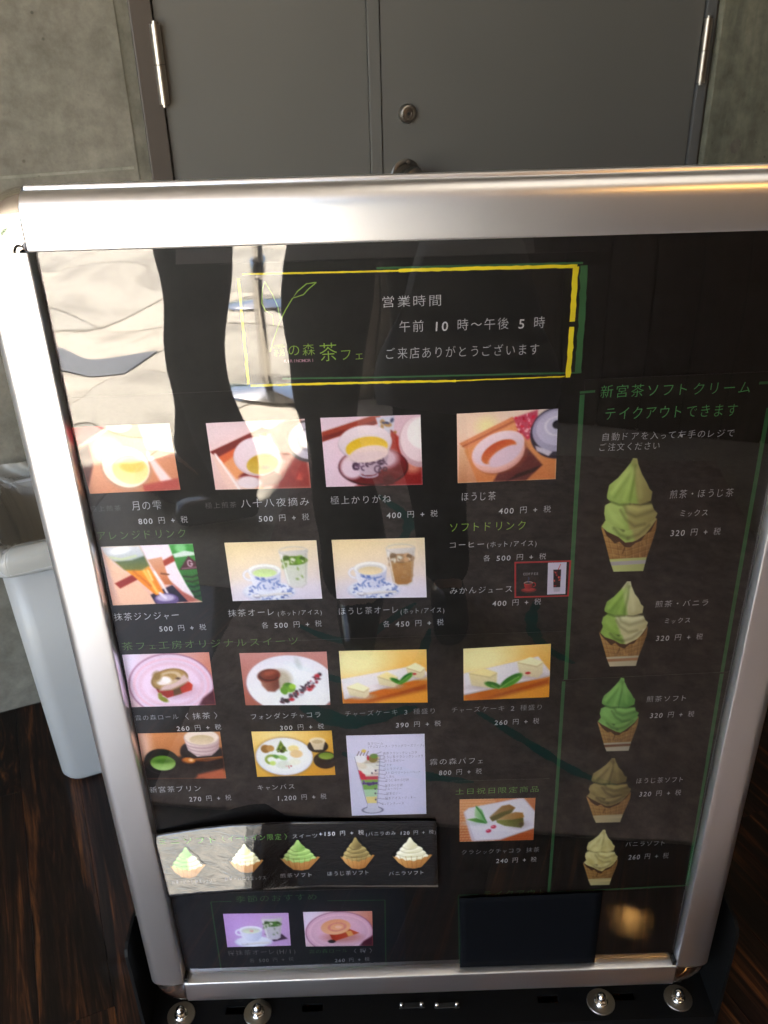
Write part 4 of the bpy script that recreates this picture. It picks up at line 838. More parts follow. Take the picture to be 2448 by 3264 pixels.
def ph_fondant():
    c = Cv(120, 80).grad((206, 150, 146), (176, 106, 90), 90).ell(.56, .62, .53, .565, (170, 130, 140), 3, 3).ell(.56, .61, .52, .555, (232, 232, 244), 3, 1.5, (246, 246, 252)).ell(.60, .55, .33, .33, (238, 240, 248), soft=12).ell(.66, .2, .03, .1, (206, 212, 216), -20, 5)
    c.ell(.44, .5, .13, .18, (196, 186, 170), soft=8).poly([(.19, .40), (.42, .40), (.42, .66), (.36, .74), (.28, .73), (.22, .62)], (176, 128, 110), 3, (120, 66, 56), 0).ell(.31, .43, .135, .125, (96, 44, 36), -8, 2, (142, 74, 58)).ell(.32, .38, .09, .05, (168, 96, 76), -12, 4).arc(.31, .43, .11, .09, 20, 170, 2, (76, 30, 26), 2)
    c.ell(.53, .66, .075, .09, (70, 120, 34), 20, 2, (146, 196, 70)).ell(.47, .72, .05, .06, (110, 160, 50), 60, 2).ell(.57, .64, .04, .05, (166, 206, 80), 0, 2)
    g = random.Random(9)
    for k in range(60):
        t = k / 60; x, y = .44 + t * .47 + g.uniform(-.03, .03), .90 - .48 * t ** 1.6 + g.uniform(-.05, .05); c.ell(x, y, g.uniform(.01, .028), g.uniform(.012, .035), g.choice([(40, 14, 24), (66, 26, 40), (150, 40, 54), (90, 86, 100), (206, 206, 216)]), g.uniform(0, 90), 2)
    for x, y in ((.55, .89), (.77, .70), (.87, .44)): c.ell(x, y, .03, .03, (196, 44, 60), 0, 2)
    return c.blur()
def ph_cheese(n):
    c = Cv(120, 80).grad((252, 226, 160), (236, 170, 66), 60).ell(.2, .2, .35, .3, (254, 238, 190), soft=26)
    c.poly([(.05, 1.0), (1, .62), (1, .75), (.3, 1)], (176, 92, 30), 7).poly([(.0, .80), (.9, .55), (1, .60), (.2, 1), (.0, 1)], (206, 120, 40), 7)
    if n == 3:
        c.poly([(0, .53), (.92, .28), (1, .44), (1, .50), (.02, .93)], (206, 196, 206), 1.5).poly([(0, .53), (.92, .28), (1, .42), (1, .475), (.02, .905)], (238, 234, 244), 1.5)
        W = ((.06, .60, .26, .62, .05), (.42, .40, .24, .40, 0), (.76, .24, .22, .28, 0))
    else:
        c.poly([(.0, .47), (.86, .22), (1, .52), (1, .60), (.0, .90)], (200, 188, 204), 1.5).poly([(.0, .47), (.86, .22), (1, .50), (1, .575), (.0, .87)], (238, 234, 246), 1.5)
        W = ((.06, .38, .33, .46, 0), (.62, .22, .30, .34, 0))
    for i, (x, y, w_, h_, q) in enumerate(W):
        hh = .30 if n == 3 else .40
        c.ell(x + w_ * .6, y + hh * .9, w_ * .5, .05, (200, 190, 200), soft=6)
        c.poly([(x, y + .08), (x + w_ * .5, y), (x + w_, y + .10), (x + w_ * .98, y + hh * .8), (x + w_ * .80, y + hh), (x + w_ * .1, y + hh * .82)], (246, 240, 206) if i != 0 or n == 3 else (240, 226, 176), 1.3, (222, 210, 180))
        c.poly([(x + .01, y + .09), (x + w_ * .5, y + .01), (x + w_ * .99, y + .11), (x + w_ * .75, y + .17)], (248, 232, 176) if (i == 1 and n == 3) or (i == 0 and n == 2) else (250, 248, 214), 2)
        c.line([(x + .01, y + .10), (x + w_ * .76, y + .19), (x + w_ * .98, y + .12)], 1.2, (206, 190, 150), 1.2)
    if n == 3: c.ell(.64, .58, .075, .040, (40, 116, 40), 28, 1.5, (90, 160, 60)).ell(.755, .53, .10, .055, (36, 112, 36), -40, 1.5, (110, 176, 70)).line([(.66, .63), (.74, .55), (.80, .47)], 1, (150, 200, 110)).ell(.855, .45, .022, .018, (190, 30, 40))
    else: c.ell(.34, .72, .10, .055, (34, 104, 34), 20, 1.5, (90, 160, 60)).ell(.555, .65, .145, .085, (34, 108, 34), -32, 1.5, (110, 178, 66)).line([(.41, .80), (.53, .68), (.64, .58)], 1.2, (160, 206, 120)).line([(.41, .80), (.33, .72)], 1, (150, 196, 110)).ell(.745, .52, .03, .022, (190, 26, 40))
    return c.blur()
def ph_pudding():
    c = Cv(120, 74).grad((206, 146, 100), (170, 106, 66), 80).ell(.02, .22, .12, .4, (232, 190, 170), soft=14)
    c.poly([(0, .62), (.35, .55), (1, .35), (1, .80), (.7, 1), (0, 1)], (22, 18, 24), 6).poly([(.66, .9), (.98, .78), (1, 1), (.62, 1)], (186, 104, 74), 5)
    c.ell(.73, .42, .25, .26, (24, 20, 30), 0, 2)
    c.poly([(.55, .12), (.98, .12), (.96, .36), (.86, .50), (.68, .52), (.58, .38)], (232, 214, 216), 1.5, (196, 170, 172), 0)
    for k in range(3): c.arc(.765, .22 + k * .075, .205 - k * .02, .12, 10, 170, 1.6, (170, 140, 146), 1.5, .8)
    c.ell(.765, .12, .215, .17, (206, 188, 186)).ell(.765, .11, .205, .155, (240, 226, 216)).ell(.765, .16, .15, .10, (206, 186, 150), c2=(228, 212, 186))
    c.ell(.24, .62, .215, .28, (10, 9, 12), 0, 1.5).ell(.24, .60, .205, .26, (30, 26, 32), 0, 1.2).ell(.24, .60, .192, .24, (12, 10, 12)).ell(.25, .645, .155, .165, (96, 136, 44), 0, 1.2, (176, 206, 136)).ell(.25, .60, .13, .05, (74, 116, 30), soft=4).arc(.24, .62, .21, .27, 20, 160, 1.2, (90, 80, 90), 1, .8)
    c.line([(.50, .58), (.8, .60), (.98, .54)], 4, (120, 66, 26), 1.5).line([(.6, .575), (.98, .53)], 1.4, (206, 140, 80), 1).ell(.565, .60, .09, .075, (110, 56, 22), 5).ell(.575, .59, .075, .055, (206, 128, 50), 5, 1.5).ell(.60, .59, .025, .028, (250, 220, 190), soft=3)
    c.arc(.4, .75, .16, .22, -40, 60, 1, (110, 90, 90), 1.2, .7)
    return c.blur()
def ph_canvas():
    c = Cv(120, 74).grad((236, 200, 110), (222, 166, 60), 45).ell(.3, .1, .4, .2, (250, 226, 160), soft=24).ell(.375, .57, .365, .44, (176, 140, 90), 0, 6).ell(.375, .56, .36, .42, (214, 216, 236)).ell(.375, .555, .345, .40, (236, 238, 250)).ell(.375, .56, .29, .32, (242, 244, 252), soft=8)
    c.ell(.15, .38, .06, .09, (160, 116, 60), 0, 2).ell(.21, .37, .05, .07, (196, 150, 90), 0, 2).poly([(.28, .42), (.35, .2), (.42, .44)], (106, 130, 40), 2).blobs(10, .29, .40, .3, .46, .02, [(76, 96, 24), (150, 166, 70), (60, 40, 30)], 3, 1.5).ell(.50, .38, .07, .07, (240, 222, 160), 0, 2).ell(.53, .50, .08, .09, (232, 202, 156), 0, 2)
    c.arc(.21, .62, .07, .09, 120, 330, 4, (150, 170, 80), 2).ell(.35, .58, .06, .05, (170, 206, 130), 20, 2).ell(.27, .55, .04, .035, (96, 150, 70), 20, 2).ell(.22, .70, .04, .05, (206, 226, 130), 0, 2).ell(.36, .74, .1, .09, (222, 226, 220), 0, 3).ell(.50, .68, .08, .08, (240, 240, 230), 0, 3).blobs(4, .36, .46, .72, .82, .008, [(196, 40, 50)], 3, 1)
    c.ell(.81, .34, .13, .14, (40, 28, 26)).poly([(.71, .22), (.91, .22), (.87, .42), (.76, .42)], (222, 206, 180), 1.5).ell(.81, .22, .10, .075, (236, 222, 196)).ell(.81, .24, .07, .045, (206, 186, 150)).ell(.89, .66, .15, .19, (44, 26, 22)).ell(.90, .60, .12, .14, (26, 18, 18)).ell(.905, .56, .10, .08, (120, 150, 50), 0, 1.5, (160, 186, 86)).arc(.9, .56, .11, .10, 0, 360, 1, (110, 80, 60), 1, .7)
    return c.blur()
def ph_choco():
    c = Cv(110, 72).grad((222, 160, 112), (186, 100, 62), 60)
    for j in range(16):
        for i in range(22): c.ell((i + .5 * (j % 2)) / 21, j / 15, .017, .013, (240, 196, 156) if i < 10 else (206, 122, 76), -12, 2)
    c.poly([(.05, .30), (.12, .20), (.78, 0), (.85, .0), (1, .30), (1, .72), (.55, .98), (.20, 1), (.16, .98)], (214, 206, 222), 2).poly([(.07, .30), (.13, .21), (.78, .015), (.84, .02), (1, .34), (1, .70), (.55, .95), (.21, .97)], (236, 234, 248), 2)
    c.ell(.24, .56, .14, .05, (206, 212, 222), 0, 6).poly([(.09, .47), (.22, .44), (.32, .50), (.36, .58), (.22, .54)], (120, 180, 80), 1.5, (50, 130, 50), 0).poly([(.20, .26), (.22, .15), (.30, .26), (.36, .54), (.28, .48), (.2, .4)], (186, 220, 180), 1.5, (90, 170, 90), 0).line([(.22, .18), (.30, .36), (.36, .55)], 2, (60, 140, 60))
    c.poly([(.40, .42), (.56, .17), (.66, .14), (.74, .22), (.70, .30), (.50, .44), (.42, .50)], (176, 150, 120), 1.5, (150, 110, 50), 0).poly([(.40, .44), (.56, .32), (.72, .24), (.70, .32), (.62, .42), (.44, .53)], (106, 100, 44), 1.5)
    c.ell(.80, .62, .12, .09, (206, 196, 206), 0, 8).poly([(.50, .50), (.62, .38), (.74, .32), (.84, .34), (.86, .44), (.80, .52), (.66, .50)], (206, 172, 130), 1.5, (166, 120, 50), 0).poly([(.49, .50), (.70, .50), (.85, .46), (.86, .60), (.83, .70), (.60, .64), (.50, .56)], (142, 150, 70), 1.5, (100, 96, 40), 0).ell(.83, .62, .03, .05, (86, 70, 36), 0, 2)
    for x, y in ((.455, .66), (.39, .755)): c.ell(x, y, .036, .042, (206, 50, 90), -15, 1.5).ell(x - .01, y - .012, .012, .012, (250, 200, 210), 0, 1.2)
    return c.blur()
def ph_sakura():
    c = Cv(110, 62).grad((200, 166, 220), (212, 176, 222), 0).poly([(.60, .62), (.84, .58), (.96, .78), (.74, .86)], (66, 42, 66), 1.5); cup_set(c, (206, 214, 190), ((74, 112, 50), (200, 196, 196), (206, 200, 214)), True); return c.blur(2)
def ph_latte(kind):
    c = Cv(124, 78).grad((240, 222, 186), (232, 222, 236), 75); c.ell(.5, .95, .6, .25, (226, 220, 236), soft=22)
    if kind == 'matcha': cup_set(c, (196, 216, 156), ((106, 146, 50), (206, 212, 196), (218, 218, 218)))
    else: cup_set(c, (222, 206, 172), ((178, 146, 116), (196, 160, 116), (164, 120, 72)))
    return c.blur()
def soft_cone(w, h, cA, cB, seed=0, split=.58, vanilla=False, sleeve=(214, 214, 150), band=(196, 190, 200)):
    """soft ice cream in a waffle cone; cA left colour, cB right colour (light, dark)"""
    c = Cv(w, h, (27, 24, 23)); g = random.Random(seed); px = w / 100
    A, Ad, Bc, Bd = (np.array(v, float) for v in (*cA, *cB))
    def J(pts, a=.010): return [(x + g.uniform(-a, a), y + g.uniform(-a, a)) for x, y in pts]
    def lobe(pts, splitx, lx, ly, crease=True):
        """one fold of cream: shaded by the distance from its lit side"""
        m = Cv(w, h); m.poly(pts, (1, 1, 1), 1.2); k = m.m; ys = [p[1] for p in pts]; y0, y1 = min(ys), max(ys); v = (c.Y / h - y0) / (y1 - y0)
        xs = [p[0] for p in pts]; x0, x1 = min(xs), max(xs); u = (c.X / w - x0) / (x1 - x0)
        t = np.clip(.98 - .75 * (np.abs(u - lx) ** 1.4) - .55 * np.clip(v - ly, 0, 1) - .22 * np.clip(ly - v, 0, 1) + .05 * np.sin(u * 11 + v * 7 + seed) + .04 * np.sin(v * 19 - u * 9), .0, 1)[..., None]
        sp = np.clip((c.X / w - splitx - .12 * (v - .5)) * 16 + .5, 0, 1)[..., None]; c.put(k, (Ad * (1 - t) + A * t) * (1 - sp) + (Bd * (1 - t) + Bc * t) * sp)
    c.poly([(.0, .575), (.07, .53), (.5, .60), (.93, .50), (1.0, .515), (.985, .60), (.82, .885), (.135, .89), (.045, .68)], (74, 44, 28), 1.2)
    D2 = tuple(Ad * .62); D3 = tuple(Bd * .62); 
    lobe(J([(.02, .575), (.10, .52), (.30, .55), (.62, .57), (.93, .50), (.985, .525), (.90, .60), (.80, .655), (.66, .70), (.56, .735), (.44, .73), (.30, .68), (.12, .63)]), split - .05, .3, .35)
    c.line([(.24, .60), (.34, .66), (.48, .69)], 5 * px, D2, 7 * px, .6).line([(.48, .69), (.68, .66), (.86, .58)], 4 * px, D3, 6 * px, .55).line([(.30, .57), (.40, .62)], 5 * px, tuple(Ad * .45), 5 * px, .7)
    lobe(J([(.10, .40), (.24, .36), (.55, .36), (.90, .385), (.93, .44), (1.0, .475), (.95, .53), (.80, .575), (.62, .61), (.48, .62), (.33, .605), (.19, .565), (.09, .52), (.065, .46)]), split - .14, .2, .28)
    c.line([(.36, .44), (.44, .52), (.60, .585), (.78, .565)], 3.2 * px, D3, 6 * px, .55).line([(.40, .38), (.46, .46), (.62, .50), (.82, .47), (.93, .45)], 4 * px, D3, 7 * px, .5).line([(.50, .41), (.66, .44), (.86, .42)], 4 * px, tuple(np.minimum(255, Bc * 1.12)), 7 * px, .75)
    c.line([(.17, .44), (.25, .52), (.40, .58)], 5 * px, tuple(np.minimum(255, A * 1.08)), 9 * px, .6).line([(.60, .385), (.75, .392), (.90, .385)], 3 * px, tuple(Bd * .35), 3.5 * px, .75)
    lobe(J([(.135, .30), (.18, .225), (.32, .165), (.44, .10), (.535, .035), (.575, .0), (.64, .002), (.655, .05), (.72, .14), (.80, .20), (.845, .26), (.90, .29), (.88, .36), (.70, .395), (.52, .385), (.34, .39), (.20, .37), (.13, .335)], .006), split, .28, .25)
    c.line([(.585, .03), (.52, .13), (.38, .24), (.26, .33)], 3.2 * px, tuple(Ad * .95), 8 * px, .55).line([(.615, .06), (.58, .2), (.52, .36)], 3.2 * px, tuple(Ad * .85), 5 * px, .65)
    c.line([(.54, .09), (.36, .2), (.22, .29)], 4.5 * px, tuple(np.minimum(255, A * 1.1)), 8 * px, .8).line([(.57, .12), (.50, .24), (.42, .35)], 4 * px, tuple(np.minimum(255, A * 1.08)), 7 * px, .6).line([(.64, .10), (.68, .2), (.70, .33)], 4 * px, tuple(np.minimum(255, Bc * 1.06)), 9 * px, .5)
    c.line([(.17, .36), (.34, .395), (.52, .39)], 3 * px, D2, 4 * px, .7).line([(.52, .39), (.70, .40), (.88, .37)], 2.2 * px, D3, 4 * px, .6)
    if vanilla: c.blobs(26, .1, .9, .2, .65, .07, [tuple(A), tuple(np.minimum(255, A * 1.06)), tuple(Ad * 1.05)], 3, 9 * px, .55)
    rimp = [(.0, .575), (.05, .61), (.10, .66), (.17, .69), (.24, .73), (.33, .715), (.42, .765), (.52, .775), (.62, .735), (.72, .72), (.80, .67), (.90, .62), (1.0, .515)]
    rimp = [(x, y + .02 * (g.random() - .5)) for x, y in rimp[:-1]] + [rimp[-1]]
    cone_ = rimp + [(.985, .62), (.93, .72), (.82, .89), (.135, .89), (.065, .72)]
    c.poly(cone_, (204, 158, 94), 1.2, (138, 98, 56), 25)
    snap = c.a.copy()
    for k in range(9):
        x = -.1 + k * .16; c.line([(x, .52), (x * .72 + .17, .90)], 1.3 * px, (116, 78, 40), 1.8 * px, .5); c.line([(x + .02, .52), (x * .72 + .19, .90)], 1.0 * px, (230, 194, 130), 1.8 * px, .4)
    for k in range(6):
        y = .66 + k * .05; c.line([(.02, y), (.45, y + .045), (.98, y - .035)], 1.3 * px, (116, 78, 40), 1.8 * px, .5); c.line([(.02, y + .01), (.45, y + .055), (.98, y - .025)], 1.0 * px, (228, 192, 128), 1.8 * px, .35)
    c.blobs(14, .1, .9, .62, .88, .05, [(176, 130, 74), (214, 170, 104), (120, 84, 46)], seed, 4 * px, .35).line([(.42, .78), (.38, .83)], 2 * px, (90, 56, 30), 2, .8)
    cm = Cv(w, h); cm.poly(cone_, (1, 1, 1), 1.2); c.a = c.a * cm.m[..., None] + snap * (1 - cm.m[..., None])
    c.poly([(.12, .88), (.83, .87), (.77, 1.0), (.20, 1.0)], sleeve, 1.0, tuple(np.array(sleeve) * .86), 0).poly([(.135, .905), (.82, .895), (.805, .93), (.15, .94)], band, 1.0)
    k = Cv(w, h); k.poly([(.0, .575), (.06, .54), (.085, .50), (.06, .46), (.09, .40), (.14, .36), (.125, .31), (.17, .225), (.31, .163), (.43, .10), (.53, .035), (.57, .0), (.645, .0), (.66, .05), (.725, .14), (.805, .20), (.85, .26), (.905, .29), (.885, .36), (.935, .385), (.935, .44), (1.0, .475), (.97, .52), (1.0, .515), (.985, .62), (.93, .72), (.82, .90), (.77, 1.0), (.20, 1.0), (.14, .90), (.065, .72)], (1, 1, 1), 1.2)
    c.a = c.a * k.m[..., None] + np.array((27, 24, 23)) * (1 - k.m[..., None]); c.m = k.m; return c.blur()
def mini_cup(cA, cB):
    c = Cv(84, 68, (26, 26, 26)); 
    def tier(cx, cy, rx, ry, rot=-6):
        x, y = c.X - cx * c.w, c.Y - cy * c.h; u, v = x / (rx * c.w), y / (ry * c.h); r = np.sqrt(u * u + v * v); m = np.clip(.5 - (r - 1) * ry * c.h, 0, 1)
        lite = np.clip(.75 - .4 * v - .2 * u + .12 * np.sin(v * 7 + u * 5), .2, 1.05)[..., None]; sp = np.clip((u - .1) * 5 + .5, 0, 1)[..., None]
        L = np.array(cA[0]) * (1 - sp) + np.array(cB[0]) * sp; D = np.array(cA[1]) * (1 - sp) + np.array(cB[1]) * sp; c.put(m, D + (L - D) * lite); c.arc(cx, cy, rx * .95, ry * .9, 15, 160, 1.5, tuple(np.array(cA[1]) * .75), 2, .5)
    tier(.5, .62, .42, .16); tier(.48, .5, .36, .14); tier(.48, .38, .28, .13); tier(.45, .27, .18, .12)
    c.poly([(.30, .28), (.38, .12), (.43, .0), (.47, .0), (.53, .12), (.63, .26), (.5, .36)], cA[0], 1.5, cA[1], 30)
    z = [(.0, .56), (.07, .62), (.12, .60), (.18, .68), (.26, .66), (.34, .74), (.44, .72), (.54, .76), (.64, .70), (.73, .70), (.80, .62), (.88, .62), (.93, .54), (1, .56)]
    c.poly(z + [(.84, .80), (.72, .96), (.55, 1), (.34, .97), (.16, .80)], (206, 156, 96), 1.3, (140, 92, 48), 40)
    for k in range(7): c.line([(.06 + k * .14, .6), (.2 + k * .1, .97)], 1, (120, 76, 38), 1.5, .6)
    kx = Cv(84, 68); kx.poly([(.0, .56), (.08, .52), (.13, .42), (.22, .30), (.30, .22), (.38, .10), (.43, .0), (.48, .0), (.54, .10), (.66, .22), (.78, .32), (.84, .46), (.92, .54), (1, .56), (.84, .80), (.72, .96), (.55, 1), (.34, .97), (.16, .80)], (1, 1, 1), 1.2); c.m = kx.m; c.a = c.a * kx.m[..., None] + np.array((26, 26, 26)) * (1 - kx.m[..., None])
    return c.blur()
def ph_parfait():
    c = Cv(120, 122, (222, 218, 240)).grad((224, 220, 242), (214, 212, 238), 90)
    c.poly([(.085, .26), (.42, .25), (.355, .80), (.34, .85), (.22, .85), (.20, .80)], (206, 204, 226), 1)
    L = [(.26, .34, (214, 196, 176)), (.34, .44, (238, 234, 222)), (.44, .50, (226, 206, 196)), (.50, .545, (206, 60, 84)), (.545, .575, (126, 176, 70)), (.575, .605, (84, 56, 120)), (.605, .67, (120, 172, 76)), (.67, .76, (176, 214, 176)), (.76, .845, (236, 216, 140))]
    for a, b, col in L:
        f = lambda y: (.095 + (y - .25) * .20, .41 - (y - .25) * .12); (x0, x1), (x2, x3) = f(a), f(b); c.poly([(x0, a), (x1, a), (x3, b), (x2, b)], col, 1.2)
    c.poly([(.12, .42), (.2, .44), (.22, .54), (.14, .53)], (214, 40, 66), 2).ell(.25, .42, .09, .06, (246, 244, 236), 0, 2).ell(.17, .36, .07, .04, (236, 226, 206), 20, 2).ell(.16, .28, .08, .05, (250, 246, 250), 0, 2)
    c.ell(.325, .28, .06, .05, (150, 120, 60), 0, 1.5).ell(.34, .25, .05, .03, (110, 150, 60), 0, 1.5).ell(.26, .27, .015, .03, (206, 30, 60), 0, 1).blobs(9, .12, .34, .57, .61, .018, [(70, 46, 110), (100, 70, 140)], 3, 1)
    for x in (.12, .16, .2, .24): c.line([(x, .24), (x + .03, .19)], 1, (90, 60, 50), 1)
    c.ell(.21, .185, .03, .02, (236, 206, 90), 0, 1.5)
    c.line([(.085, .26), (.20, .81), (.22, .87), (.20, .90)], .9, (150, 150, 180), 1).line([(.42, .25), (.355, .8), (.345, .87), (.37, .9)], .9, (150, 150, 180), 1).ell(.28, .935, .135, .042, (206, 206, 226), 0, 1).ell(.28, .935, .135, .042, (110, 110, 140), 0, 1, ring=1).poly([(.22, .86), (.35, .86), (.36, .91), (.21, .91)], (210, 210, 230), 1)
    for (x0, y0, x1, y1) in ((.26, .26, .44, .20), (.36, .25, .47, .245), (.36, .29, .47, .29), (.38, .32, .47, .33), (.36, .36, .47, .38), (.34, .42, .47, .43), (.34, .47, .48, .48), (.36, .52, .47, .53), (.36, .56, .49, .57), (.33, .60, .49, .64), (.33, .66, .47, .68), (.35, .72, .49, .74), (.33, .78, .49, .80), (.34, .83, .43, .865)):
        c.line([(x0, y0), (x1, y1)], .7, (110, 108, 136), .9, .8)
    for x, y in ((.33, .72), (.33, .66), (.33, .80), (.35, .43), (.30, .46)): c.ell(x, y, .012, .012, (90, 80, 100), 0, 1)
    return c
def ph_icecoffee():
    c = Cv(54, 92, (214, 210, 232)); c.m[:] = 1
    c.poly([(.30, .22), (.72, .22), (.70, .78), (.33, .78)], (34, 18, 20), 1).blobs(26, .34, .68, .26, .76, .05, [(176, 40, 40), (110, 24, 26), (20, 12, 14), (214, 96, 80)], 4, 1.5).line([(.56, .22), (.68, .06)], 2, (206, 50, 50)).poly([(.33, .78), (.70, .78), (.68, .92), (.36, .92)], (190, 188, 206), 2); return c
def ph_hotcoffee():
    c = Cv(70, 60, (14, 12, 13)); c.m[:] = 1
    c.ell(.5, .80, .40, .15, (120, 24, 26), 0, 1.2).ell(.5, .77, .30, .09, (176, 46, 44), 0, 1.5).poly([(.24, .36), (.70, .36), (.66, .62), (.56, .74), (.38, .74), (.28, .62)], (186, 36, 36), 1.2, (120, 18, 20), 0).arc(.74, .48, .10, .12, -100, 100, 3, (176, 40, 38)).ell(.47, .36, .23, .08, (226, 206, 196), 0, 1).ell(.47, .37, .20, .055, (40, 18, 12), 0, 1)
    c.line([(.5, .34), (.44, .24), (.50, .12), (.46, 0)], 3, (66, 90, 150), 3, .8); return c

# ------------------------------------------------------------------ the menu sheets behind the clear cover
Y0 = PRINT
full = [(60, 770), (2640, 690), (2150, 3115), (585, 3170)]
def bq(x0, x1, z0, z1, Y=Y0):
    """board rectangle (metres) as photo corners is not needed: build it directly"""
    return None
me = boxmesh('poster', (-HX - .004, Y0 + .0012, ZC - HZ - .004), (HX + .004, Y0 + .0014, ZC + HZ + .004))
poster = tag(link('menu_poster', me, M_poster), 'large black tea and sweets menu poster filling the frame, photos in four rows', 'poster')
Y1 = Y0 + .0009; Yt = Y1 - .00016
# overlapping black sheets whose edges catch the light
hdr = sheet('header_sheet', [(560, 795), (1700, 750), (1705, 806), (560, 843)], Y1, paper('grey_strip_paper', (.036, .034, .033), .5, .1, .2), 'narrow charcoal strip of paper above the opening hours box')
body_s = sheet('drinks_sheet', [(200, 1270), (1835, 1196), (1800, 2010), (352, 2058)], Y1 + .0001, M_poster, 'black menu sheet with the tea and soft drink photos')
sweets = sheet('sweets_sheet', [(356, 2062), (1802, 2012), (1745, 2842), (590, 2850)], Y1 + .00015, M_poster, 'black menu sheet with the cake and parfait photos')
hours = sheet('opening_hours_sheet', [(700, 842), (1895, 800), (1872, 1228), (760, 1262)], Y1 + .00005, M_poster, 'black sheet with opening hours in a yellow and green brushed frame')
par, Y = hours, Y1 - .00016
T = lambda s, xl, xr, yb, h, ink='white': text(s, xl, xr, yb, h, ink, par, Y)
T('営業時間', 1213, 1412, 980, 36); T('午前 10 時～午後 5 時', 1269, 1740, 1059, 37); T('ご来店ありがとうございます', 1226, 1722, 1145, 36)
T('霧の森', 868, 1008, 1136, 38, 'lime'); T('茶', 1014, 1082, 1151, 58, 'lime'); T('フェ', 1080, 1164, 1149, 38, 'lime'); T('KIRINOMORI', 905, 1002, 1156, 12, 'pink')
z_ = lambda X, Y_: (720 + .4943 * X, 780 + .4943 * Y_)
for pts in ([(250, 235), (235, 290), (232, 380), (255, 425), (300, 455), (308, 520)], [(250, 235), (300, 320), (335, 400), (350, 480)], [(583, 243), (520, 252), (462, 300), (430, 345), (500, 322), (530, 288), (583, 243)], [(430, 345), (385, 420), (350, 490), (315, 590), (285, 690)]):
    strip_line('leaf_line', [z_(*p) for p in pts], 3.4, M_ink['lime'], hours, Y)
ln = lambda pts, w_, ink, rg=0.0, nm='brushed_border': strip_line(nm, pts, w_, M_ink[ink], par, Y + (0 if ink == 'yellow' else .00006), rg)
ln([(772, 874), (1020, 869), (1271, 863)], 6, 'yellow', .05); ln([(1271, 862), (1540, 855), (1840, 848)], 12, 'yellow', .06); ln([(1836, 850), (1824, 1025)], 19, 'yellow', .06); ln([(1823, 1042), (1810, 1203)], 18, 'yellow', .06)
ln([(760, 888), (775, 1050), (792, 1225)], 10, 'yellow', .08); ln([(799, 1230), (1066, 1222), (1453, 1214)], 8, 'yellow', .08); ln([(1453, 1214), (1800, 1200)], 4, 'yellow', .1)
ln([(1200, 855), (1540, 846), (1858, 838)], 7, 'frame', .05); ln([(1862, 846), (1854, 1020), (1842, 1190)], 24, 'frame', .05); ln([(900, 1207), (1200, 1203), (1540, 1195), (1840, 1188)], 6, 'frame', .05)

par, Y = body_s, Y1 - .00006
def P_(cv, q, lab):
    cv.a = np.clip((cv.a - 128) * 1.13 + 121, 0, 255); cv.a += rng.normal(size=cv.a.shape[:2] + (1,)) * 2.2
    print_obj('printed_photo', cv, q, Y - .00002, par, lab)
P_(ph_cup1(), [(229, 1362), (540, 1349), (575, 1561), (287, 1574)], 'printed photo of pale green tea in a white cup beside a red tray')
P_(ph_cup2(), [(656, 1349), (971, 1335), (991, 1555), (687, 1561)], 'printed photo of yellow tea in a white cup with a kettle')
P_(ph_cup3(), [(1021, 1332), (1340, 1322), (1347, 1545), (1040, 1552)], 'printed photo of yellow tea in a patterned bowl on a lacquer saucer')
P_(ph_cup4(), [(1456, 1319), (1779, 1302), (1771, 1527), (1459, 1540)], 'printed photo of roasted brown tea in a white bowl')
P_(ph_ginger(), [(321, 1743), (614, 1733), (645, 1919), (360, 1930)], 'printed photo of a layered orange drink beside a green bottle')
P_(ph_latte('matcha'), [(715, 1730), (1008, 1722), (1027, 1908), (742, 1916)], 'printed photo of green tea latte in a blue patterned cup and a glass')
P_(ph_latte('hoji'), [(1057, 1721), (1353, 1714), (1360, 1904), (1073, 1908)], 'printed photo of brown tea latte in a blue patterned cup and a glass')
T('極上煎茶', 286, 390, 1631, 18, 'dim'); T('月の雫', 417, 520, 1627, 30); T('800 円 + 税', 440, 602, 1671, 22)
T('極上煎茶', 653, 757, 1621, 19, 'dim'); T('八十八夜摘み', 766, 990, 1618, 27); T('500 円 + 税', 822, 988, 1663, 22)
T('極上かりがね', 1051, 1250, 1608, 26); T('400 円 + 税', 1230, 1397, 1652, 22); T('ほうじ茶', 1468, 1582, 1597, 28); T('400 円 + 税', 1587, 1757, 1638, 22)
T('アレンジドリンク', 308, 600, 1722, 29, 'moss'); T('ソフトドリンク', 1428, 1680, 1696, 30, 'lime')
T('抹茶ジンジャー', 363, 576, 1979, 25); T('500 円 + 税', 506, 660, 2013, 20); T('抹茶オーレ', 726, 880, 1966, 23); T('(ホット/アイス)', 884, 1028, 1963, 17); T('各 500 円 + 税', 833, 1028, 2003, 20)
T('ほうじ茶オーレ', 1077, 1274, 1960, 23); T('(ホット/アイス)', 1275, 1418, 1957, 18); T('各 450 円 + 税', 1219, 1416, 1999, 20)
T('コーヒー', 1428, 1547, 1748, 21); T('(ホット/アイス)', 1550, 1712, 1745, 19); T('各 500 円 + 税', 1538, 1742, 1789, 20); T('みかんジュース', 1431, 1636, 1894, 22); T('400 円 + 税', 1567, 1726, 1932, 20)

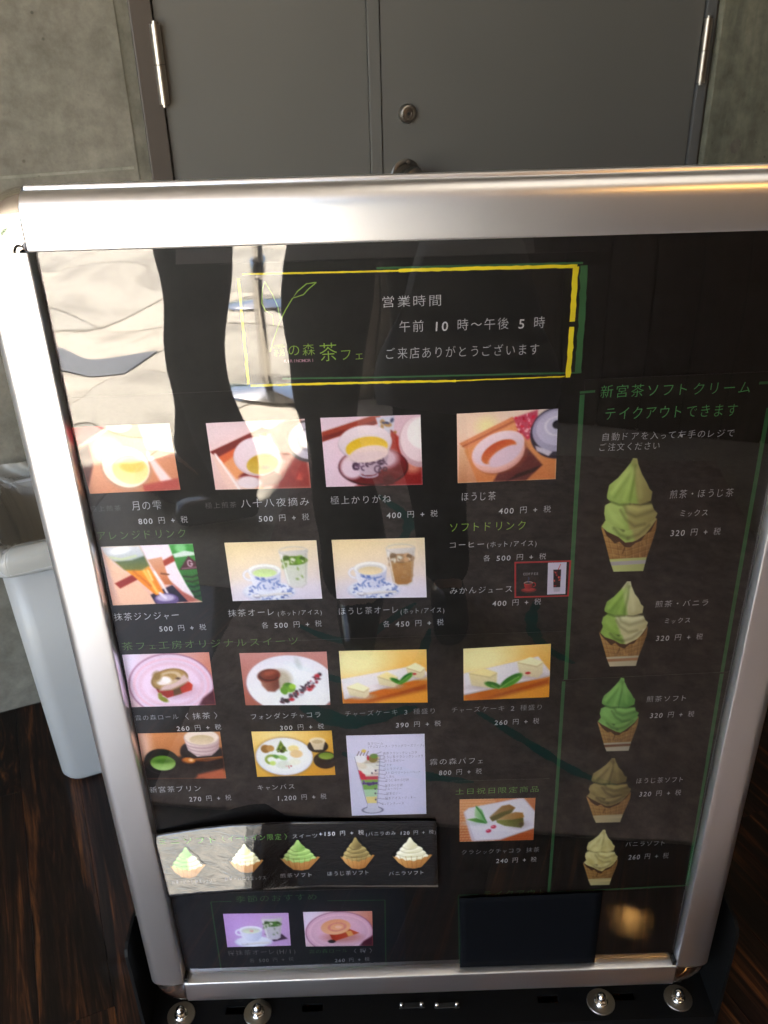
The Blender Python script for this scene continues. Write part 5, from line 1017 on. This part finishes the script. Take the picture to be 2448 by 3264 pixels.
par, Y = sweets, Y1 - .00001
P_(ph_roll(), [(389, 2087), (666, 2079), (688, 2247), (420, 2254)], 'printed photo of a slice of roll cake on a pink plate')
P_(ph_fondant(), [(763, 2082), (1041, 2077), (1053, 2247), (783, 2248)], 'printed photo of a chocolate fondant with berry sauce on a white plate')
P_(ph_cheese(3), [(1080, 2075), (1359, 2070), (1363, 2239), (1093, 2242)], 'printed photo of three small cheesecakes on a long white plate')
P_(ph_cheese(2), [(1477, 2068), (1756, 2052), (1750, 2222), (1478, 2233)], 'printed photo of two small cheesecakes on a long white plate')
P_(ph_pudding(), [(439, 2338), (701, 2332), (721, 2481), (463, 2484)], 'printed photo of green tea pudding in a black bowl with a spoon')
P_(ph_canvas(), [(801, 2332), (1057, 2329), (1069, 2470), (820, 2476)], 'printed photo of an assorted dessert plate with two tea cups')
T('茶フェ工房オリジナルスイーツ', 388, 957, 2073, 26, 'moss')
T('霧の森ロール', 430, 573, 2297, 17, 'soft'); T('〈抹茶〉', 582, 705, 2294, 21); T('260 円 + 税', 562, 708, 2330, 18)
T('フォンダンチャコラ', 796, 1027, 2294, 19); T('300 円 + 税', 890, 1035, 2328, 18)
T('チャーズケーキ 3 種盛り', 1097, 1392, 2284, 18, 'soft'); T('390 円 + 税', 1259, 1407, 2319, 18); T('チャーズケーキ 2 種盛り', 1436, 1732, 2272, 18, 'soft'); T('260 円 + 税', 1574, 1720, 2311, 18)
T('新宮茶プリン', 476, 646, 2527, 19); T('270 円 + 税', 602, 740, 2555, 18); T('キャンバス', 818, 943, 2519, 17); T('1,200 円 + 税', 881, 1043, 2552, 18)
T('霧の森パフェ', 1367, 1543, 2439, 20); T('800 円 + 税', 1397, 1537, 2471, 18)

pc = sheet('parfait_card', [(1103, 2345), (1353, 2339), (1359, 2594), (1122, 2600)], Y1 - .0002, mat('lavender_white_paper', tuple(lin((222, 218, 240)) * 1.0), .5), 'pale lavender card with a drawn parfait and its layers named', 'card')
par, Y = pc, Y1 - .00026
print_obj('printed_drawing', ph_parfait(), [(1104, 2346), (1352, 2340), (1358, 2593), (1123, 2599)], Y, par)
Y -= .00006
for s_, x0, x1, yb in (('生クリーム', 1171, 1222, 2375), ('(チョコソース・フランボワーズソース)', 1173, 1352, 2385), ('抹茶クラシックショコラ', 1220, 1330, 2406), ('ほうじ茶クラシックショコラ', 1220, 1350, 2418), ('ほうじ茶ゼリー', 1224, 1290, 2430), ('バナナ', 1223, 1250, 2443), ('バニラアイス', 1221, 1283, 2456), ('ストロベリーシャーベット', 1226, 1342, 2468), ('こしあん', 1222, 1258, 2480), ('ほうじ茶わらび餅', 1227, 1304, 2492), ('抹茶わらび餅', 1227, 1284, 2508), ('ブルーベリー', 1225, 1281, 2519), ('抹茶ゼリー', 1231, 1278, 2534), ('抹茶アイス・クッキー', 1227, 1327, 2549), ('フィアンティーヌ', 1214, 1289, 2567)):
    text(s_, x0, x1, yb, 9, 'navy', par, Y)
wk = sheet('weekend_special_sheet', [(1436, 2490), (1753, 2482), (1738, 2826), (1438, 2836)], Y1 - .0001, M_sheet, 'small dark sheet with a weekend-only green tea chocolate cake photo')
par, Y = wk, Y1 - .00018
P_(ph_choco(), [(1465, 2548), (1707, 2543), (1700, 2677), (1465, 2683)], 'printed photo of two green chocolate cake wedges on a square plate')
T('土日祝日限定商品', 1448, 1720, 2533, 19, 'green'); T('クラシックチャコラ 抹茶', 1468, 1720, 2724, 15, 'soft'); T('240 円 + 税', 1579, 1711, 2751, 16)
ck = sheet('coffee_sticker', [(1640, 1791), (1821, 1786), (1813, 1901), (1640, 1906)], Y1 - .0006, M_ink['red'], 'small black coffee sticker with a red border, white iced coffee panel', 'sticker')
ck.data.materials[0] = M_ink['red']
flat('sticker_face', [(1645, 1796), (1815, 1791), (1808, 1897), (1645, 1901)], M_sheet2, ck, Y1 - .00064)
print_obj('printed_picture', ph_hotcoffee(), [(1655, 1840), (1718, 1838), (1716, 1890), (1654, 1892)], Y1 - .00068, ck, 'red coffee cup on a saucer with blue steam', grain=2)
print_obj('printed_picture', ph_icecoffee(), [(1747, 1794), (1806, 1792), (1802, 1893), (1744, 1895)], Y1 - .00068, ck, 'white panel with a tall glass of iced coffee', grain=2)
text('COFFEE', 1667, 1717, 1834, 10, 'soft', ck, Y1 - .00070)

# seasonal sheet at the bottom left
se = sheet('seasonal_sheet', [(560, 2850), (1290, 2830), (1293, 3120), (585, 3150)], Y1 - .0001, M_navy, 'dark seasonal menu sheet with two pink-toned photos in a thin green frame')
par, Y = se, Y1 - .00018
P_(ph_sakura(), [(711, 2913), (919, 2910), (927, 3014), (725, 3019)], 'printed photo of a cherry blossom green tea latte on lilac cloth')
P_(ph_roll(True), [(966, 2907), (1186, 2904), (1189, 3014), (975, 3017)], 'printed photo of a pink roll cake slice on a pink plate')
T('季節のおすすめ', 749, 1015, 2877, 21, 'dark'); T('桜抹茶オーレ(H/I)', 725, 945, 3046, 16, 'dim'); T('各 500 円 + 税', 795, 938, 3068, 13, 'dim'); T('霧の森ロール', 984, 1110, 3040, 13, 'dark'); T('〈桜〉', 1120, 1195, 3039, 15, 'soft'); T('260 円 + 税', 1066, 1180, 3067, 13, 'soft')
for pts in ([(738, 2873), (672, 2875), (705, 3092), (1230, 3079), (1227, 2869), (1043, 2871)],):
    for a, b in zip(pts[:-1], pts[1:]): strip_line('printed_frame', [a, b], 4.5, M_ink['frame_dim'], par, Y)
# soft ice cream sheets on the right
up = sheet('soft_serve_sheet', [(1865, 1210), (2600, 1178), (2330, 2150), (1797, 2170)], Y1 - .00005, M_sheet, 'upper dark takeout sheet with two mixed soft serve cones and green headline')
lo = sheet('soft_serve_sheet', [(1795, 2167), (2345, 2141), (2200, 2822), (1745, 2850)], Y1 - .00025, M_sheet, 'lower dark sheet with green, brown and white single-flavour cones')
rs = sheet('corner_backing_sheet', [(1745, 2850), (2200, 2824), (2170, 3130), (1735, 3140)], Y1 + .0001, M_sheet, 'plain dark sheet in the lower right corner behind the blank card')
GR, BR_, VA, MG = ((204, 228, 140), (136, 170, 74)), ((200, 196, 132), (150, 140, 84)), ((240, 238, 206), (196, 188, 136)), ((158, 212, 122), (84, 142, 66))
HJ = ((180, 162, 108), (92, 78, 46))
def bbox(x0, y0, x1, y1, sl=.024): return [(x0 + (y1 - y0) * -.02, y0), (x1 + (y1 - y0) * .02, y0 - (x1 - x0) * sl), (x1 - (y1 - y0) * .02, y1 - (x1 - x0) * sl), (x0 + (y1 - y0) * .03, y1)]
par, Y = up, Y1 - .00012
def cone(q, cv, lab): print_obj('printed_picture', cv, q, Y - .00002, par, lab, masked=True, grain=2)
cone(bbox(1911, 1462, 2096, 1824), soft_cone(112, 214, GR, BR_, 1, .60, band=(186, 182, 196), sleeve=(214, 224, 150)), 'soft serve cone, half green and half khaki, the largest one')
cone(bbox(1906, 1855, 2066, 2126), soft_cone(98, 164, ((176, 212, 110), (104, 146, 50)), VA, 2, .52, sleeve=(222, 214, 184), band=(176, 130, 96)), 'soft serve cone, half green and half white')
T('新宮茶ソフトクリーム', 1908, 2394, 1268, 40, 'deep'); T('テイクアウトできます', 1922, 2352, 1339, 41, 'deep'); T('自動ドアを入って左手のレジで', 1914, 2342, 1405, 25); T('ご注文ください', 1906, 2105, 1438, 25)
T('煎茶・ほうじ茶', 2131, 2338, 1589, 27); T('ミックス', 2162, 2258, 1647, 22); T('320 円 + 税', 2133, 2297, 1709, 23); T('煎茶・バニラ', 2085, 2260, 1936, 21); T('ミックス', 2113, 2202, 1988, 18); T('320 円 + 税', 2087, 2240, 2043, 20)
M_ink['frame2'] = M_ink['frame']
def fr(pts, w_): 
    return strip_line('printed_frame', pts, w_, M_ink['frame'], par, Y)
fr([(1856, 1258), (1838, 1560)], 17); fr([(1838, 1560), (1803, 2166)], 15); fr([(1848, 1251), (1897, 1247)], 9); fr([(2420, 1221), (2480, 1218)], 10); fr([(2450, 1300), (2344, 1900)], 15); fr([(2344, 1900), (2301, 2146)], 13)
par, Y = lo, Y1 - .00032
cone(bbox(1901, 2162, 2037, 2396), soft_cone(92, 150, MG, MG, 3, .7, sleeve=(206, 200, 180), band=(120, 80, 56)), 'soft serve cone in bright green')
cone(bbox(1866, 2418, 2012, 2624), soft_cone(92, 136, HJ, HJ, 4, .7, sleeve=(214, 200, 160), band=(206, 190, 150)), 'soft serve cone in dark khaki brown')
cone(bbox(1856, 2646, 1970, 2823), soft_cone(84, 130, ((244, 236, 180), (206, 190, 120)), ((244, 236, 180), (206, 190, 120)), 5, .7, True, sleeve=(226, 214, 160), band=(220, 206, 150)), 'soft serve cone in white vanilla')
T('煎茶ソフト', 2057, 2192, 2238, 19); T('320 円 + 税', 2068, 2213, 2289, 19); T('ほうじ茶ソフト', 2025, 2181, 2498, 18); T('320 円 + 税', 2034, 2171, 2539, 18); T('バニラソフト', 1991, 2123, 2699, 16); T('260 円 + 税', 2000, 2131, 2740, 18)
fr([(1797, 2172), (1774, 2530)], 12); fr([(1774, 2530), (1749, 2846)], 10); fr([(2301, 2147), (2255, 2426)], 13); fr([(2255, 2426), (2188, 2824)], 11); fr([(1746, 2845), (2190, 2822)], 6)
# the half hidden takeout heading that peeks out above the blank card
par, Y = rs, Y1 - .0003
strip_line('printed_frame', [(1461, 2854), (1525, 2851)], 6, M_ink['frame_dim'], par, Y); strip_line('printed_frame', [(1461, 2856), (1465, 3090)], 5, M_ink['frame_dim'], par, Y)
text('テイクアウト', 1535, 1745, 2862, 22, 'dark', par, Y)

# blank black card and the laminated strip, taped on the front of the clear cover
def front_sheet(name, grid_px, Yc, m, label, offs, nn=(90, 24), cat='card'):
    """grid_px: rows of photo points (top row, bottom row); offs(u, v) = distance towards the viewer"""
    a, b = grid_px; nu, nv = nn; vs = []
    ta = np.linspace(0, 1, len(a)); tb = np.linspace(0, 1, len(b)); A = np.array(a, float); Bb = np.array(b, float)
    for j in range(nv):
        for i in range(nu):
            u, v = i / (nu - 1), j / (nv - 1); p = np.array([np.interp(u, ta, A[:, k]) for k in range(2)]) * (1 - v) + np.array([np.interp(u, tb, Bb[:, k]) for k in range(2)]) * v
            vs.append(B(p[0], p[1], Yc - offs(u, v)))
    fs = [(j * nu + i, (j + 1) * nu + i, (j + 1) * nu + i + 1, j * nu + i + 1) for j in range(nv - 1) for i in range(nu - 1)]
    o = link(name, mesh(name, vs, fs), m, None, True); tag(o, label, cat); so_ = o.modifiers.new('thickness', 'SOLIDIFY'); so_.thickness = .00025; so_.offset = -1
    return o
YF = PANE - .0010
M_card = paper('blank_black_card', (.0030, .0034, .0045), .75, .1, .03)
front_sheet('blank_card', ([(1464, 2864), (1921, 2845)], [(1466, 3084), (1680, 3077), (1895, 3069)]), YF, M_card, 'blank black card covering the heading at the lower right of the menu', lambda u, v: .0001 + .0005 * v * v, (20, 12))
M_lam = mat('laminated_black_print', (.012, .012, .013), .22, spec=.3); M_lam.node_tree.nodes['Principled BSDF'].inputs['Coat Weight'].default_value = 1.0; bsdf(M_lam).inputs['Coat Roughness'].default_value = .15; bsdf(M_lam).inputs['Coat IOR'].default_value = 1.42
LAM = [M_lam]
v = coord(M_lam, scale=(55, 55, 120)); n1 = noise(M_lam, 1.0, 5, .62, v, 1.2); bb = bump(M_lam, n1.outputs[0], .45, .0010); lk(M_lam, bb.outputs[0], bsdf(M_lam).inputs['Coat Normal'])
M_lamp_ = M_lam.copy(); M_lamp_.name = 'laminated_print'; _a = nd(M_lamp_, 'ShaderNodeVertexColor'); _a.layer_name = 'print'; lk(M_lamp_, _a.outputs[0], bsdf(M_lamp_).inputs['Base Color'])
LINK = {}
for _k in ('green', 'soft', 'white'):
    _m = M_lam.copy(); _m.name = 'laminated_ink_' + _k
    for l_ in list(bsdf(_m).inputs['Base Color'].links): _m.node_tree.links.remove(l_)
    bsdf(_m).inputs['Base Color'].default_value = M_ink[_k].node_tree.nodes['Principled BSDF'].inputs['Base Color'].default_value; LINK[_k] = _m
def strip_off(u, v):                     # the left part of the strip leans back and faces up
    a_ = float(np.interp(u, [0, .12, .30, .46, .54, .66, 1], [.001, .002, .0060, .0110, .0115, .001, 0])); b_ = float(np.interp(u, [0, .50, .60, .70, 1], [.0290, .0290, .014, .001, 0])); return .0006 + a_ + b_ * v + .0004 * math.sin(u * 9)
sq_top = [(488, 2661), (640, 2638), (741, 2627), (880, 2621), (1019, 2619), (1391, 2617)]; sq_bot = [(539, 2860), (640, 2851), (729, 2845), (880, 2834), (1019, 2827), (1397, 2828)]
lam = front_sheet('laminated_strip', (sq_top, sq_bot), YF - .0002, M_lam, 'glossy laminated strip with five mini soft serve cups, curling off the cover', strip_off, (120, 24), 'sign')
def on_strip(px, py):
    """photo points on the strip's face as (u, v)"""
    xs_t, ys_t = zip(*sq_top); xs_b, ys_b = zip(*sq_bot); k = np.linspace(0, 1, 6); u = np.full(len(px), .5)
    for _ in range(90):
        tx, ty, bx, by = np.interp(u, k, xs_t), np.interp(u, k, ys_t), np.interp(u, k, xs_b), np.interp(u, k, ys_b)
        v_ = np.clip((py - ty) / (by - ty), 0, 1); u = np.clip(u + (px - (tx + (bx - tx) * v_)) / 1950, 0, 1)
    return u, v_
def wrap_on_strip(o, lift=.00035):
    n = len(o.data.vertices); co = np.empty(n * 3, np.float32); o.data.vertices.foreach_get('co', co); P = co.reshape(-1, 3).astype(float)   # move a flat print onto the curled strip
    r = (P - CAMP) @ AX.T; px, py = 1224 + 2822 * r[:, 0] / r[:, 2], 1632 + 2822 * r[:, 1] / r[:, 2]; u, v_ = on_strip(px, py)
    for i in range(n): P[i] = B(px[i], py[i], YF - .0002 - strip_off(u[i], v_[i]) - lift)
    o.data.vertices.foreach_set('co', P.reshape(-1).astype(np.float32))
par, Y = lam, YF - .0002
ms_ = []
for (x0, y0, x1, y1), (ca, cb), lab in (((536, 2701, 658, 2801), (MG, VA), 'green and khaki'), ((725, 2690, 842, 2784), (VA, VA), 'pale, washed out by glare'), ((888, 2678, 1022, 2776), (((190, 220, 140), (110, 150, 70)),) * 2, 'pale green'), ((1080, 2670, 1196, 2772), (HJ, HJ), 'khaki brown'), ((1246, 2670, 1380, 2770), (((240, 238, 220), (196, 190, 150)),) * 2, 'white')):
    o = print_obj('printed_picture', mini_cup(ca, cb), [(x0, y0), (x1, y0 - 2), (x1 - 2, y1 - 2), (x0 + 4, y1)], Y, par, 'mini soft serve cup, ' + lab, masked=True); o.data.materials[0] = M_lamp_; ms_.append(o)
for s_, x0, x1, yb, h, ink in (('ミニソフト', 500, 700, 2693, 20, 'green'), ('〈イートイン限定〉', 700, 925, 2683, 19, 'green'), ('スイーツ', 930, 1015, 2673, 14, 'soft'), ('+150 円 + 税', 1016, 1162, 2665, 15, 'white'), ('(バニラのみ 120 円 + 税)', 1165, 1391, 2665, 13, 'soft'), ('煎茶・ほうじ茶ミックス', 548, 680, 2818, 12, 'soft'), ('煎茶・バニラミックス', 716, 850, 2808, 12, 'soft'), ('煎茶ソフト', 892, 1000, 2798, 13, 'soft'), ('ほうじ茶ソフト', 1042, 1180, 2792, 14, 'soft'), ('バニラソフト', 1238, 1355, 2791, 13, 'soft')):
    ms_.append(text(s_, x0, x1, yb, h, LINK[ink], lam, Y))
for o in ms_:
    wrap_on_strip(o); o.data.update(); o.data.shade_smooth()
